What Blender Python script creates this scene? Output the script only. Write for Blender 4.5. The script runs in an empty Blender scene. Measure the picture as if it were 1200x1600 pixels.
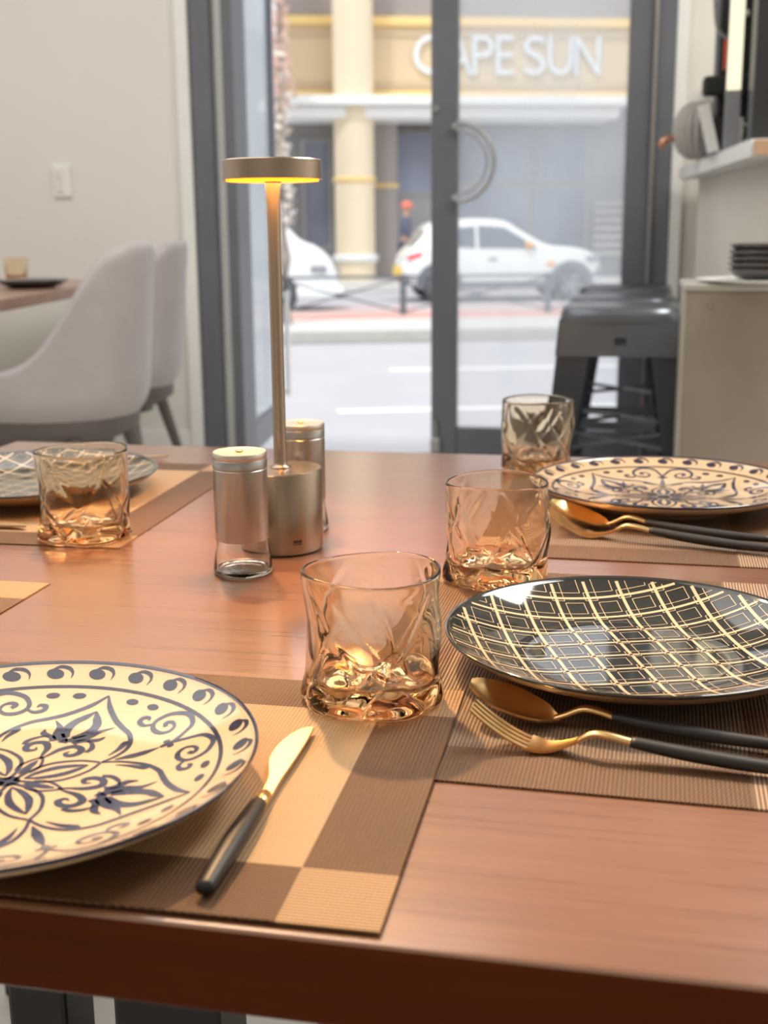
import bpy, bmesh, math, random
from mathutils import Vector, Matrix
from math import sin, cos, pi, radians as rad
random.seed(4)
SC = bpy.context.scene
COL = SC.collection
TZ = .75                      # table top height

# ------------------------------------------------------------------ camera
F = Vector((-.19833609, .95419763, -.22398591))
R = Vector((.979425, .2016391, -.00826734))
U = Vector((-.03727564, .22101711, .97455732))
cam = bpy.data.cameras.new('camera')
cam.sensor_fit = 'VERTICAL'; cam.sensor_height = 36; cam.lens = 36*1907.4/1600
cam.clip_start = .02; cam.clip_end = 300
cam.dof.use_dof = True; cam.dof.focus_distance = .92; cam.dof.aperture_fstop = 8.0
co = bpy.data.objects.new('camera', cam); COL.objects.link(co)
m = Matrix((( R.x, U.x, -F.x, 0), (R.y, U.y, -F.y, 0), (R.z, U.z, -F.z, TZ+.3092), (0, 0, 0, 1)))
co.matrix_world = m
SC.camera = co

# ------------------------------------------------------------------ light
EXPO = 0.0
vs = SC.view_settings
SC.display_settings.display_device = 'sRGB'
vs.view_transform = 'Standard'; vs.look = 'None'; vs.exposure = EXPO; vs.gamma = 1; vs.use_curve_mapping = False
w = bpy.data.worlds.new('world'); SC.world = w; w.use_nodes = True
bg = w.node_tree.nodes['Background']
bg.inputs[0].default_value = (.93, .96, 1, 1); bg.inputs[1].default_value = 1.45
def sun(rot, e, ang, c=(1, .97, .92)):
    l = bpy.data.lights.new('sun', 'SUN'); l.energy = e; l.angle = rad(ang); l.color = c
    o = bpy.data.objects.new('sun', l); COL.objects.link(o); o.rotation_euler = rot
sun((rad(38), 0, rad(-15)), 1.5, 6)
def area(loc, rot, sx, sy, e, c):  # unseen fill lights added under the ceiling to brighten the room, no fittings
    l = bpy.data.lights.new('fill_light', 'AREA'); l.shape = 'RECTANGLE'; l.size = sx; l.size_y = sy; l.energy = e; l.color = c
    o = bpy.data.objects.new('fill_light', l); COL.objects.link(o); o.location = loc; o.rotation_euler = rot
area((-1.9, 1.7, 2.95), (0, 0, 0), 3.0, 4.4, 66, (1, .985, .96))
area((.5, -.4, 2.95), (0, 0, 0), 1.6, 1.6, 2, (1, .84, .66))
area((1.0, 2.4, 2.95), (0, 0, 0), .8, 1.6, 66, (1, .96, .90))
def spot(loc, target, e, ang, c, r=.05):
    l = bpy.data.lights.new('ceiling_spot', 'SPOT'); l.energy = e; l.spot_size = rad(ang); l.spot_blend = 1; l.color = c; l.shadow_soft_size = r
    o = bpy.data.objects.new('ceiling_spot', l); COL.objects.link(o); o.location = loc
    o.rotation_euler = (Vector(target)-Vector(loc)).to_track_quat('-Z', 'Y').to_euler()
spot((-1.0, 2.35, 2.9), (-.25, .62, .75), 380, 34, (1, .62, .28))

# ------------------------------------------------------------------ material helpers
class X:
    """tiny wrapper so that node maths can be written as formulas"""
    def __init__(s, nt, v): s.nt = nt; s.v = v
    def op(s, o, *a, clamp=False):
        n = s.nt.nodes.new('ShaderNodeMath'); n.operation = o; n.use_clamp = clamp
        for i, t in enumerate((s,)+a):
            t = t.v if isinstance(t, X) else t
            if isinstance(t, (int, float)): n.inputs[i].default_value = t
            else: s.nt.links.new(t, n.inputs[i])
        return X(s.nt, n.outputs[0])
    def __add__(s, o): return s.op('ADD', o)
    def __sub__(s, o): return s.op('SUBTRACT', o)
    def __mul__(s, o): return s.op('MULTIPLY', o)
    def gt(s, o): return s.op('GREATER_THAN', o)
    def lt(s, o): return s.op('LESS_THAN', o)
    def abs(s): return s.op('ABSOLUTE')
    def sin(s): return s.op('SINE')
    def inv(s): return X(s.nt, 1.0).op('SUBTRACT', s)
def new_mat(name):
    m = bpy.data.materials.new(name); m.use_nodes = True
    return m, m.node_tree, m.node_tree.nodes['Principled BSDF']
def mix(nt, f, a, b):
    n = nt.nodes.new('ShaderNodeMix'); n.data_type = 'RGBA'
    for k, t in ((0, f), (6, a), (7, b)):
        t = t.v if isinstance(t, X) else t
        if isinstance(t, tuple): n.inputs[k].default_value = (*t, 1) if len(t) == 3 else t
        elif isinstance(t, (int, float)): n.inputs[k].default_value = t
        else: nt.links.new(t, n.inputs[k])
    return n.outputs[2]
def noise(nt, scale, sc=(1, 1, 1), detail=4, coord='Object'):
    tc = nt.nodes.new('ShaderNodeTexCoord'); mp = nt.nodes.new('ShaderNodeMapping'); mp.inputs['Scale'].default_value = sc
    n = nt.nodes.new('ShaderNodeTexNoise'); n.inputs['Scale'].default_value = scale; n.inputs['Detail'].default_value = detail
    nt.links.new(tc.outputs[coord], mp.inputs[0]); nt.links.new(mp.outputs[0], n.inputs['Vector'])
    return X(nt, n.outputs['Fac'])
def ramp(x, lo, hi):
    n = x.nt.nodes.new('ShaderNodeMapRange'); n.inputs[1].default_value = lo; n.inputs[2].default_value = hi
    x.nt.links.new(x.v, n.inputs[0]); return X(x.nt, n.outputs[0])
def bump(nt, p, h, strength=.2, dist=.001):
    b = nt.nodes.new('ShaderNodeBump'); b.inputs['Strength'].default_value = strength; b.inputs['Distance'].default_value = dist
    nt.links.new(h.v, b.inputs['Height']); nt.links.new(b.outputs[0], p.inputs['Normal'])
def mat(name, c, rough=.5, metal=0., var=.06, scale=12, coat=0, emit=None, es=1, spec=.5, sc=(1, 1, 1)):
    m, nt, p = new_mat(name)
    n = ramp(noise(nt, scale, sc), .3, .7)
    d = tuple(max(0, x*(1-var)) for x in c); l = tuple(min(1, x*(1+var)) for x in c)
    nt.links.new(mix(nt, n, d, l), p.inputs['Base Color'])
    p.inputs['Roughness'].default_value = rough; p.inputs['Metallic'].default_value = metal
    p.inputs['Coat Weight'].default_value = coat; p.inputs['Coat Roughness'].default_value = .05
    p.inputs['Specular IOR Level'].default_value = spec
    if emit: p.inputs['Emission Color'].default_value = (*emit, 1); p.inputs['Emission Strength'].default_value = es
    return m
def mat_glass(name, c, rough=0., ior=1.47, vol=None):
    m, nt, p = new_mat(name)
    if vol:
        va = nt.nodes.new('ShaderNodeVolumeAbsorption'); va.inputs['Color'].default_value = (*vol[:3], 1); va.inputs['Density'].default_value = vol[3]
        nt.links.new(va.outputs[0], nt.nodes['Material Output'].inputs['Volume'])
    p.inputs['Base Color'].default_value = (*c, 1); p.inputs['Transmission Weight'].default_value = 1
    p.inputs['Roughness'].default_value = rough; p.inputs['IOR'].default_value = ior
    return m
def mat_pane(name, haze=.08, tint=(1, 1, 1), gloss=.9):
    """thin window glass: see-through, mirror reflection, a film for dust and painted haze that the daylight catches"""
    m = bpy.data.materials.new(name); m.use_nodes = True; nt = m.node_tree; nt.nodes.clear()
    out = nt.nodes.new('ShaderNodeOutputMaterial'); tr = nt.nodes.new('ShaderNodeBsdfTransparent'); tr.inputs[0].default_value = (*tint, 1)
    gl = nt.nodes.new('ShaderNodeBsdfGlossy'); gl.inputs['Roughness'].default_value = .02
    fr = nt.nodes.new('ShaderNodeFresnel'); fr.inputs[0].default_value = 1.45
    tl = nt.nodes.new('ShaderNodeBsdfTranslucent'); tl.inputs[0].default_value = (.85, .9, .95, 1)
    a = nt.nodes.new('ShaderNodeMixShader'); b = nt.nodes.new('ShaderNodeMixShader')
    n = ramp(noise(nt, 2.5, (1, 1, .5)), .3, .7)*(haze*.7)+haze*.65
    nt.links.new(fr.outputs[0], a.inputs[0]); nt.links.new(tr.outputs[0], a.inputs[1]); nt.links.new(gl.outputs[0], a.inputs[2])
    nt.links.new(n.v, b.inputs[0]); nt.links.new(a.outputs[0], b.inputs[1]); nt.links.new(tl.outputs[0], b.inputs[2])
    nt.links.new(b.outputs[0], out.inputs[0])
    return m
def xyz(nt):
    tc = nt.nodes.new('ShaderNodeTexCoord'); s = nt.nodes.new('ShaderNodeSeparateXYZ'); nt.links.new(tc.outputs['Object'], s.inputs[0])
    return [X(nt, s.outputs[i]) for i in range(3)]

def mat_wood(name, dark, light, rough=.3, coat=.3, axis=0):
    m, nt, p = new_mat(name)
    sc = (3, 120, 60) if axis == 0 else (120, 3, 60)
    g = ramp(noise(nt, 1.6, sc, 6), .25, .75)
    g2 = ramp(noise(nt, 3, (.6, 2.5, 1) if axis == 0 else (2.5, .6, 1), 3), .3, .7)
    g3 = noise(nt, 6, (1.0, 200, 60) if axis == 0 else (200, 1.0, 60), 2)
    c = mix(nt, g*.55+g2*.45, dark, light)
    nt.links.new(c, p.inputs['Base Color'])
    nt.links.new((g*.10+(rough-.05)).v, p.inputs['Roughness'])
    p.inputs['Coat Weight'].default_value = coat; p.inputs['Coat Roughness'].default_value = .17; p.inputs['Coat IOR'].default_value = 1.5+.5*coat
    bump(nt, p, g3, .45, .0004)
    return m
def mat_mat(name, inner, dark=(.04, .019, .011), darkthread=(.34, .17, .075), light=(.82, .52, .28), lline=(.12, .06, .03)):
    """woven vinyl: ribbed dark border bands, pale corner squares and centre"""
    m, nt, p = new_mat(name)
    x, y, z = xyz(nt)
    k = 2*pi/.0025
    bx = x.abs().gt(.150-.049); by = y.abs().gt(.225-.049)
    core = bx.inv()*by.inv(); corner = bx*by
    sx = (x*k).sin(); sy = (y*k).sin()
    thr = ((x*k+y*k*.5).sin()*(y*k-x*k*.2).sin()*.5+.5).op('POWER', 1.8)
    dk = mix(nt, thr, dark, darkthread)
    ln = (sx*.5+.5).op('POWER', 1.15)*(((y*k).sin()*.06)+.94)
    lt = mix(nt, ln, lline, light)
    inn = mix(nt, ln, tuple(t*.35 for t in inner), inner)
    c = mix(nt, core, mix(nt, corner, dk, lt), inn)
    nt.links.new(c, p.inputs['Base Color'])
    p.inputs['Roughness'].default_value = .42; p.inputs['Specular IOR Level'].default_value = .35
    bump(nt, p, sx*.5+sy*.5, .55, .0007)
    return m

M = {}
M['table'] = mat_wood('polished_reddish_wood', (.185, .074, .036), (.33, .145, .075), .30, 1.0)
M['table_edge'] = mat_wood('shaded_reddish_wood_edge', (.085, .015, .003), (.15, .030, .005), .6, 0)  # same wood, darkened to paint the shade on the tabletop's side faces
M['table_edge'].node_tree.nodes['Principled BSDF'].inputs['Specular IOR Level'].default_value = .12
M['mat_a'] = mat_mat('woven_mat_pale_centre', (.82, .54, .30))
M['mat_dimmed'] = mat_mat('woven_mat_dimmed_centre', (.36, .24, .16), light=(.62, .44, .30))  # same mat, its dimmer light and thread sheen painted as darker colours
M['cream'] = mat('cream_glaze', (.78, .56, .34), .12, coat=.6, var=.02)
M['navy'] = mat('navy_glaze', (.018, .02, .05), .10, coat=.6, var=.2)
M['navy2'] = mat('brushed_blue_glaze', (.045, .055, .11), .10, coat=.6, var=.35, scale=60)
M['black_glaze'] = mat('black_glaze', (.018, .022, .022), .06, coat=.8, var=.2)
M['cream_line'] = mat('cream_line_glaze', (.80, .62, .42), .12, coat=.6, var=.02)
M['under_glaze'] = mat('brown_underside_glaze', (.33, .20, .11), .3, coat=.3)
M['gold'] = mat('brushed_gold', (.88, .60, .28), .24, 1, .06, 80)
M['pale_gold'] = mat('satin_pale_gold', (.72, .56, .38), .38, 1, .05, 80)
M['black_handle'] = mat('matt_black_resin', (.022, .019, .018), .42)
M['amber'] = mat_glass('amber_glass', (.99, .915, .79), vol=(1, .78, .50, 26))
M['clear'] = mat_glass('clear_glass', (.98, .99, .97))
M['steel'] = mat('brushed_steel', (.46, .455, .46), .30, 1, .08, 30, sc=(1, 1, .03))
M['steel_lid'] = mat('satin_steel_lid', (.66, .64, .60), .35, 1, .04)
M['groove'] = mat('dark_groove', (.05, .045, .04), .5)
M['bronze'] = mat('brushed_champagne_metal', (.42, .34, .275), .28, 1, .08, 30, sc=(1, 1, .03))
M['lamp_glow'] = mat('warm_led_ring', (1, .6, .1), .5, emit=(1, .15, .0), es=5.2)
M['wall'] = mat('warm_white_paint', (.80, .775, .725), .7, var=.012, scale=3)
M['wall2'] = mat('cream_paint', (.80, .77, .70), .7, var=.012, scale=3)
M['white'] = mat('white_satin', (.86, .86, .84), .4, var=.02)
M['ceiling'] = mat('ceiling_paint', (.75, .72, .68), .8, var=.01)
M['floor'] = mat('pale_floor_tile', (.62, .60, .55), .3, var=.05, scale=4)
M['frame'] = mat('glare_greyed_aluminium', (.14, .15, .172), .4, var=.08, scale=5)  # black frames, with the veiling glare put into the colour as blue-grey
M['seal'] = mat('brushed_seal_strip', (.35, .33, .33), .35, .6)
M['handle_grey'] = mat('grey_handle', (.42, .43, .44), .35, .3)
M['pane'] = mat_pane('dusty_door_glass', .22)
M['pane2'] = mat_pane('reflection_hazed_glass', .45)  # open leaf: heavy haze stands in for the bright street reflection
M['chair'] = mat('grey_leatherette', (.42, .385, .39), .42, var=.04, scale=20)
M['chair_in'] = mat('dark_grey_leatherette', (.12, .10, .095), .5)
M['chair_leg'] = mat('dark_taupe_leg', (.13, .115, .105), .5)
M['nwood'] = mat_wood('neighbour_table_wood', (.26, .13, .085), (.40, .22, .15), .3, .3)
M['stool'] = mat('gunmetal_paint', (.13, .145, .17), .27, .6, .1, 10)
M['counter'] = mat('taupe_brushed_panel', (.38, .33, .28), .38, .35, .10, 6)
M['counter_top'] = mat('pale_steel_top', (.55, .53, .49), .3, .5)
M['black'] = mat('satin_black', (.02, .02, .02), .4, var=.2)
M['dark_bowl'] = mat('dark_brown_glaze', (.05, .04, .036), .12, coat=.5)
M['flute'] = mat('fluted_white_panel', (.78, .74, .67), .5, var=.03)
M['endwood'] = mat('tan_wood_edge', (.50, .32, .20), .5)
M['vase'] = mat('ribbed_grey_ceramic', (.46, .43, .41), .35, var=.1)
M['copper'] = mat('copper', (.75, .38, .24), .3, 1)
M['red'] = mat('orange_red_label', (.85, .13, .06), .5)
M['grey'] = mat('mid_grey', (.32, .33, .36), .5)
M['lightbox'] = mat('lit_white_panel', (.9, .9, .8), .5, emit=(1, .93, .62), es=.85)
M['asphalt'] = mat('pale_asphalt', (.50, .49, .515), .85, var=.04, scale=1.5)
M['paving'] = mat('pale_paving', (.64, .62, .59), .85, var=.05, scale=2)
M['kerb'] = mat('kerb_stone', (.46, .45, .41), .85, var=.05)
M['redlane'] = mat('faded_red_paving', (.74, .42, .36), .85, var=.06)
M['roadline'] = mat('white_road_paint', (.92, .92, .90), .7, var=.02)
M['rail'] = mat('dark_grey_railing', (.12, .14, .17), .5)
M['fascia'] = mat('tan_fascia', (.70, .55, .35), .6, var=.03, scale=.6)
M['fascia2'] = mat('tan_fascia_strip', (.60, .47, .30), .6, var=.03)
M['goldtrim'] = mat('gold_trim', (.92, .66, .26), .5, var=.03)
M['column'] = mat('cream_column', (.80, .68, .49), .6, var=.04, scale=.5)
M['column2'] = mat('grey_brown_column', (.36, .32, .30), .6, var=.05)
M['shop'] = mat('dark_shopfront', (.27, .265, .27), .35, var=.35, scale=.5)
M['shopglass'] = mat('blue_grey_shop_glass', (.22, .24, .31), .12, var=.35, scale=.5)
M['shopframe'] = mat('pale_mullion', (.45, .43, .40), .5)
M['letter'] = mat('silver_letters', (.80, .84, .85), .25, .5)
M['panelwall'] = mat('pale_panel_wall', (.82, .80, .80), .6, var=.03)
M['joint'] = mat('panel_joint', (.40, .38, .37), .7)
M['carwhite'] = mat('white_car_paint', (.88, .91, .90), .25, coat=.6, var=.01)
M['carglass'] = mat('car_glass', (.12, .15, .19), .08, var=.15)
M['cargreen'] = mat('green_tint_glass', (.35, .62, .25), .1, var=.1)
M['tyre'] = mat('tyre_rubber', (.08, .08, .09), .7)
M['rim'] = mat('alloy_rim', (.42, .42, .46), .35, .5)
M['cladding'] = mat('grey_plastic_cladding', (.16, .17, .20), .6)
M['taillight'] = mat('red_lamp', (.85, .10, .12), .3)
M['orange'] = mat('orange_lamp', (.95, .42, .08), .3)
M['yellowplate'] = mat('yellow_plate', (.92, .62, .10), .5)
M['skin'] = mat('skin', (.55, .33, .24), .6)
M['redcap'] = mat('orange_red_cap', (.85, .22, .14), .7)
M['jacket'] = mat('blue_grey_jacket', (.13, .14, .20), .8)
M['bark'] = mat('pale_bark', (.42, .36, .31), .9, var=.2, scale=8)
M['blossom'] = mat('pale_pink_blossom', (.80, .55, .47), .8, var=.15, scale=5)
M['blossom2'] = mat('cream_blossom', (.84, .76, .68), .8, var=.15, scale=5)

# ------------------------------------------------------------------ mesh helpers
def obj(name, bm, m, parent=None, smooth=False, loc=None, rz=None, sharp=None):
    me = bpy.data.meshes.new(name); bmesh.ops.recalc_face_normals(bm, faces=bm.faces)
    bm.to_mesh(me); bm.free()
    for k in (m if isinstance(m, (list, tuple)) else [m]): me.materials.append(M[k])
    if smooth:
        me.polygons.foreach_set('use_smooth', [True]*len(me.polygons))
        if sharp: me.set_sharp_from_angle(angle=rad(sharp))
    o = bpy.data.objects.new(name, me); COL.objects.link(o)
    if parent: o.parent = parent
    if loc is not None: o.location = loc
    if rz is not None: o.rotation_euler[2] = rz
    return o
def tag(o, label=None, cat=None, group=None, kind=None):
    for k, v in (('label', label), ('category', cat), ('group', group), ('kind', kind)):
        if v: o[k] = v
    return o
def thing(name, label, cat, loc=(0, 0, 0), rz=0, group=None):
    o = bpy.data.objects.new(name, None); COL.objects.link(o); o.location = loc; o.rotation_euler = (0, 0, rz); o.empty_display_size = .05
    return tag(o, label, cat, group)
def struct(name, bm, m, **k): return tag(obj(name, bm, m, **k), kind='structure')
def BM(): return bmesh.new()
def box(bm, lo, hi, bev=0, mi=0, mtx=None, seg=2):
    vs = [bm.verts.new((x, y, z)) for x in (lo[0], hi[0]) for y in (lo[1], hi[1]) for z in (lo[2], hi[2])]
    fs = [bm.faces.new([vs[i] for i in f]) for f in ((0, 1, 3, 2), (4, 6, 7, 5), (0, 4, 5, 1), (2, 3, 7, 6), (0, 2, 6, 4), (1, 5, 7, 3))]
    for f in fs: f.material_index = mi
    if mtx: bmesh.ops.transform(bm, matrix=mtx, verts=vs)
    if bev:
        es = list({e for f in fs for e in f.edges})
        r = bmesh.ops.bevel(bm, geom=es, offset=bev, segments=seg, affect='EDGES', profile=.5)
        for f in r['faces']: f.material_index = mi
    return bm
def lathe(bm, prof, n=64, c=(0, 0, 0), mi=0, close=False, rfn=None):
    rings = []
    for r, z in prof:
        if r < 1e-6: rings.append([bm.verts.new((c[0], c[1], c[2]+z))])
        else: rings.append([bm.verts.new((c[0]+r*cos(2*pi*i/n), c[1]+r*sin(2*pi*i/n), c[2]+z)) for i in range(n)])
    for a, b in zip(rings, rings[1:]):
        for i in range(n):
            j = (i+1) % n
            if len(a) == 1 and len(b) == 1: continue
            if len(a) == 1: f = bm.faces.new((a[0], b[i], b[j]))
            elif len(b) == 1: f = bm.faces.new((a[i], a[j], b[0]))
            else: f = bm.faces.new((a[i], a[j], b[j], b[i]))
            f.material_index = mi
    return bm
def cyl(bm, p, q, r, r2=None, n=16, mi=0, cap=True):
    p = Vector(p); q = Vector(q); d = q-p; r2 = r if r2 is None else r2
    t = d.to_track_quat('Z', 'Y').to_matrix()
    A = [bm.verts.new(p+t@Vector((r*cos(2*pi*i/n), r*sin(2*pi*i/n), 0))) for i in range(n)]
    B = [bm.verts.new(q+t@Vector((r2*cos(2*pi*i/n), r2*sin(2*pi*i/n), 0))) for i in range(n)]
    for i in range(n):
        f = bm.faces.new((A[i], A[(i+1) % n], B[(i+1) % n], B[i])); f.material_index = mi
    if cap:
        bm.faces.new(A[::-1]).material_index = mi; bm.faces.new(B).material_index = mi
    return bm
def tube(bm, pts, rs, n=10, sx=1, sy=1):
    """swept round/oval section; rs one radius per point"""
    pts = [Vector(p) for p in pts]; rings = []
    for i, p in enumerate(pts):
        d = (pts[min(i+1, len(pts)-1)]-pts[max(i-1, 0)]).normalized()
        s = d.cross(Vector((0, 0, 1)));  s = s.normalized() if s.length > 1e-4 else Vector((1, 0, 0)); u = s.cross(d)
        rings.append([bm.verts.new(p+s*(rs[i]*sx*cos(2*pi*k/n))+u*(rs[i]*sy*sin(2*pi*k/n))) for k in range(n)])
    for a, b in zip(rings, rings[1:]):
        for k in range(n): bm.faces.new((a[k], a[(k+1) % n], b[(k+1) % n], b[k]))
    bm.faces.new(rings[0][::-1]); bm.faces.new(rings[-1])
    return bm
def grid_mesh(bm, rows, closed=False, mi=0):
    V = [[bm.verts.new(p) for p in r] for r in rows]
    for a, b in zip(V, V[1:]):
        n = len(a)
        for k in range(n if closed else n-1): bm.faces.new((a[k], a[(k+1) % n], b[(k+1) % n], b[k])).material_index = mi
    return V
def prism(bm, pts, z0, z1, mtx=None, mi=0):
    A = [bm.verts.new((x, y, z0)) for x, y in pts]; B = [bm.verts.new((x, y, z1)) for x, y in pts]
    n = len(pts); fs = [bm.faces.new(A[::-1]), bm.faces.new(B)]
    for i in range(n): fs.append(bm.faces.new((A[i], A[(i+1) % n], B[(i+1) % n], B[i])))
    for f in fs: f.material_index = mi
    if mtx: bmesh.ops.transform(bm, matrix=mtx, verts=A+B)
    return bm
def catmull(P, n=6, closed=False):
    P = [Vector(p) for p in P]; out = []
    N = len(P)
    for i in range(N if closed else N-1):
        p0 = P[(i-1) % N] if closed or i > 0 else P[0]; p1 = P[i]; p2 = P[(i+1) % N]; p3 = P[(i+2) % N] if closed or i+2 < N else P[-1]
        for k in range(n):
            t = k/n; out.append(.5*((2*p1)+(p2-p0)*t+(2*p0-5*p1+4*p2-p3)*t*t+(3*p1-p0-3*p2+p3)*t**3))
    if not closed: out.append(P[-1])
    return out
def dup(root, loc, rz=0, label=None, group=None):
    r = root.copy(); COL.objects.link(r); r.location = loc; r.rotation_euler = (0, 0, rz)
    if label: r['label'] = label
    if group: r['group'] = group
    for ch in list(root.children):
        c = ch.copy(); COL.objects.link(c); c.parent = r
        for g in ch.children:
            d = g.copy(); COL.objects.link(d); d.parent = c
    return r

# ================================================================== THE ROOM
PF = .17                                                   # raised floor by the door
b = BM(); box(b, (-3.6, -2.6, -.1), (2.3, 2.05, 0)); struct('floor', b, 'floor')
b = BM(); box(b, (-3.6, 2.05, -.1), (2.3, 4.72, PF)); struct('floor', b, 'floor')
b = BM(); box(b, (-3.7, -2.6, 3.0), (2.4, 4.72, 3.1)); struct('ceiling', b, 'ceiling')
b = BM(); box(b, (-3.7, -2.6, 0), (-3.6, 4.72, 3)); struct('wall_left', b, 'wall')
b = BM(); box(b, (2.3, -2.6, 0), (2.4, 4.72, 3)); struct('wall_right', b, 'wall2')
b = BM(); box(b, (-3.7, -2.7, 0), (2.4, -2.6, 3)); struct('wall_back', b, 'wall')
b = BM(); box(b, (-3.6, 4.6, PF), (-1.70, 4.72, 3)); struct('wall_front_left', b, 'wall')
b = BM(); box(b, (.093, 4.6, PF), (2.3, 4.72, 3)); struct('wall_front_right', b, 'wall2')
b = BM(); box(b, (-1.70, 4.6, 2.55), (.093, 4.72, 3)); struct('wall_front_lintel', b, 'wall')
b = BM(); box(b, (-3.6, 4.585, PF), (-1.70, 4.6, PF+.115), .003); struct('baseboard_front', b, 'white')
b = BM(); box(b, (-1.735, 4.575, PF), (-1.685, 4.60, 3), .003); struct('trim_1', b, 'white')
b = BM(); box(b, (.093, 4.575, PF), (.135, 4.60, 3), .003); struct('trim_2', b, 'white')

# door frame: left jamb with pale channel, right jamb with seal line, head
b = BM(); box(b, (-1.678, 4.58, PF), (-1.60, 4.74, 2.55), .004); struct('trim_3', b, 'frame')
b = BM(); box(b, (-1.60, 4.62, PF), (-1.552, 4.70, 2.55), .003); struct('trim_4', b, 'white')
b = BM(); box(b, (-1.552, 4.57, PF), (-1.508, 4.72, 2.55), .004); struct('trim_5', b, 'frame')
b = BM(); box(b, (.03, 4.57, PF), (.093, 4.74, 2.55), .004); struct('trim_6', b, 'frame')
b = BM(); box(b, (.018, 4.552, PF), (.031, 4.60, 2.55), .002); struct('trim_7', b, 'seal')
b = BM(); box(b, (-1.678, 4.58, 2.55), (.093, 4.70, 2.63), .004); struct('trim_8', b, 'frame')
# closed right leaf
D1 = bpy.data.objects.new('door_1', None); COL.objects.link(D1); D1['kind'] = 'structure'; D1.location = (0, 0, 0)
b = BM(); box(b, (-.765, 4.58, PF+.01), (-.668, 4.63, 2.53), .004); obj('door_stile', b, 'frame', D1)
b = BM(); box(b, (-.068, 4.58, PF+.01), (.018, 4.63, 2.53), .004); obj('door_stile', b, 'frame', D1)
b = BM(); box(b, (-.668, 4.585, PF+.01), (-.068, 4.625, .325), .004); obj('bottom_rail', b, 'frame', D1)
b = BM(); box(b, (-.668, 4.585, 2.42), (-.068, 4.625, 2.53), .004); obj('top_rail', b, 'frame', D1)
b = BM(); box(b, (-.668, 4.601, .325), (-.068, 4.607, 2.42)); obj('glass_pane', b, 'pane', D1)
b = BM(); cyl(b, (-.745, 4.578, 1.49), (-.745, 4.570, 1.49), .011, n=20); obj('lock_cylinder', b, 'seal', D1)
b = BM(); cyl(b, (-.745, 4.575, PF+.10), (-.745, 4.575, PF+.185), .008); box(b, (-.765, 4.56, PF+.06), (-.728, 4.58, PF+.115), .004); obj('floor_bolt', b, 'steel', D1)
b = BM(); tube(b, [(-.668+.138*sin(pi*k/24), 4.545, 1.300+.138*cos(pi*k/24)) for k in range(25)], [.0085]*25, 12)
tube(b, [(-.668+.112*sin(pi*k/24), 4.548, 1.300+.112*cos(pi*k/24)) for k in range(25)], [.005]*25, 10)
for z in (1.425, 1.175): cyl(b, (-.672, 4.545, z), (-.672, 4.582, z), .012)
obj('pull_handle', b, 'handle_grey', D1, smooth=True)
# open left leaf, swung out to the street
D2 = bpy.data.objects.new('door_2', None); COL.objects.link(D2); D2['kind'] = 'structure'
D2.location = (-1.545, 4.74, 0); D2.rotation_euler = (0, 0, rad(97))
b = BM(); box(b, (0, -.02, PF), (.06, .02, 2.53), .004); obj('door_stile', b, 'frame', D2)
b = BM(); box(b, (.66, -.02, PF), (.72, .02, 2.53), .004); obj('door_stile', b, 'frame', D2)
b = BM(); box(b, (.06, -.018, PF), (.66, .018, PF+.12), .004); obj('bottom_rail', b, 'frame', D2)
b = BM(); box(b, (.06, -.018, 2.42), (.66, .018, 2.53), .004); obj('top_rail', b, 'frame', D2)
b = BM(); box(b, (.06, -.003, PF+.12), (.66, .003, 2.42)); obj('glass_pane', b, 'pane2', D2)
b = BM(); cyl(b, (.69, -.055, .32), (.69, -.055, .80), .011)
for z in (.34, .78): cyl(b, (.69, -.055, z), (.69, -.015, z), .008)
obj('pull_handle', b, 'white', D2, smooth=True, sharp=40)

# light switch on the left wall
sw = thing('light_switch', 'white rectangular light switch on the pale wall', 'light switch', (-2.232, 4.6, 1.262))
b = BM(); box(b, (-.038, -.012, -.062), (.038, 0, .062), .004); obj('switch_plate', b, 'white', sw)
b = BM(); box(b, (-.022, -.017, -.045), (.006, -.012, -.004), .002); obj('rocker', b, 'wall2', sw)
b = BM(); box(b, (-.022, -.017, .004), (.006, -.012, .045), .002); obj('rocker', b, 'wall2', sw)

# ================================================================== STREET (its own slanted frame)
SA = rad(18); SV = Vector((cos(SA), sin(SA), 0)); NV = Vector((-sin(SA), cos(SA), 0)); GZ = -.19
SM = Matrix(((SV.x, NV.x, 0, 0), (SV.y, NV.y, 0, 0), (0, 0, 1, 0), (0, 0, 0, 1)))
def sobj(name, bm, m, label=None, cat=None, structure=False, parent=None, **k):
    o = obj(name, bm, m, parent, **k)
    if not parent: o.matrix_world = SM
    if structure: o['kind'] = 'structure'
    return tag(o, label, cat)
def sthing(name, label, cat, s=0, n=0, z=0, flip=0):
    o = thing(name, label, cat); o.matrix_world = SM@Matrix.Translation((s, n, z))@Matrix.Rotation(flip, 4, 'Z'); return o
b = BM(); box(b, (-30, 6.9, GZ-.1), (40, 30, GZ)); sobj('road', b, 'asphalt', structure=True)
b = BM(); prism(b, [(-12, 4.73), (12, 4.73), (12, 10.8), (-12, 3.0+.03)], GZ-.2, GZ-.02); o = obj('pavement', b, 'paving'); o['kind'] = 'structure'
b = BM(); box(b, (-30, 4.0, GZ-.1), (40, 6.9, GZ+.004)); sobj('pavement', b, 'paving', structure=True).location.z = -.012
b = BM(); box(b, (-30, 14.25, GZ), (40, 17.9, GZ+.13), .02); sobj('traffic_island', b, 'paving', structure=True)
b = BM(); box(b, (-30, 14.05, GZ), (40, 14.25, GZ+.135), .015); sobj('kerb', b, 'kerb', structure=True)
b = BM(); box(b, (-30, 16.1, GZ+.13), (40, 17.5, GZ+.137)); sobj('red_paving_strip', b, 'redlane', structure=True)
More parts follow.
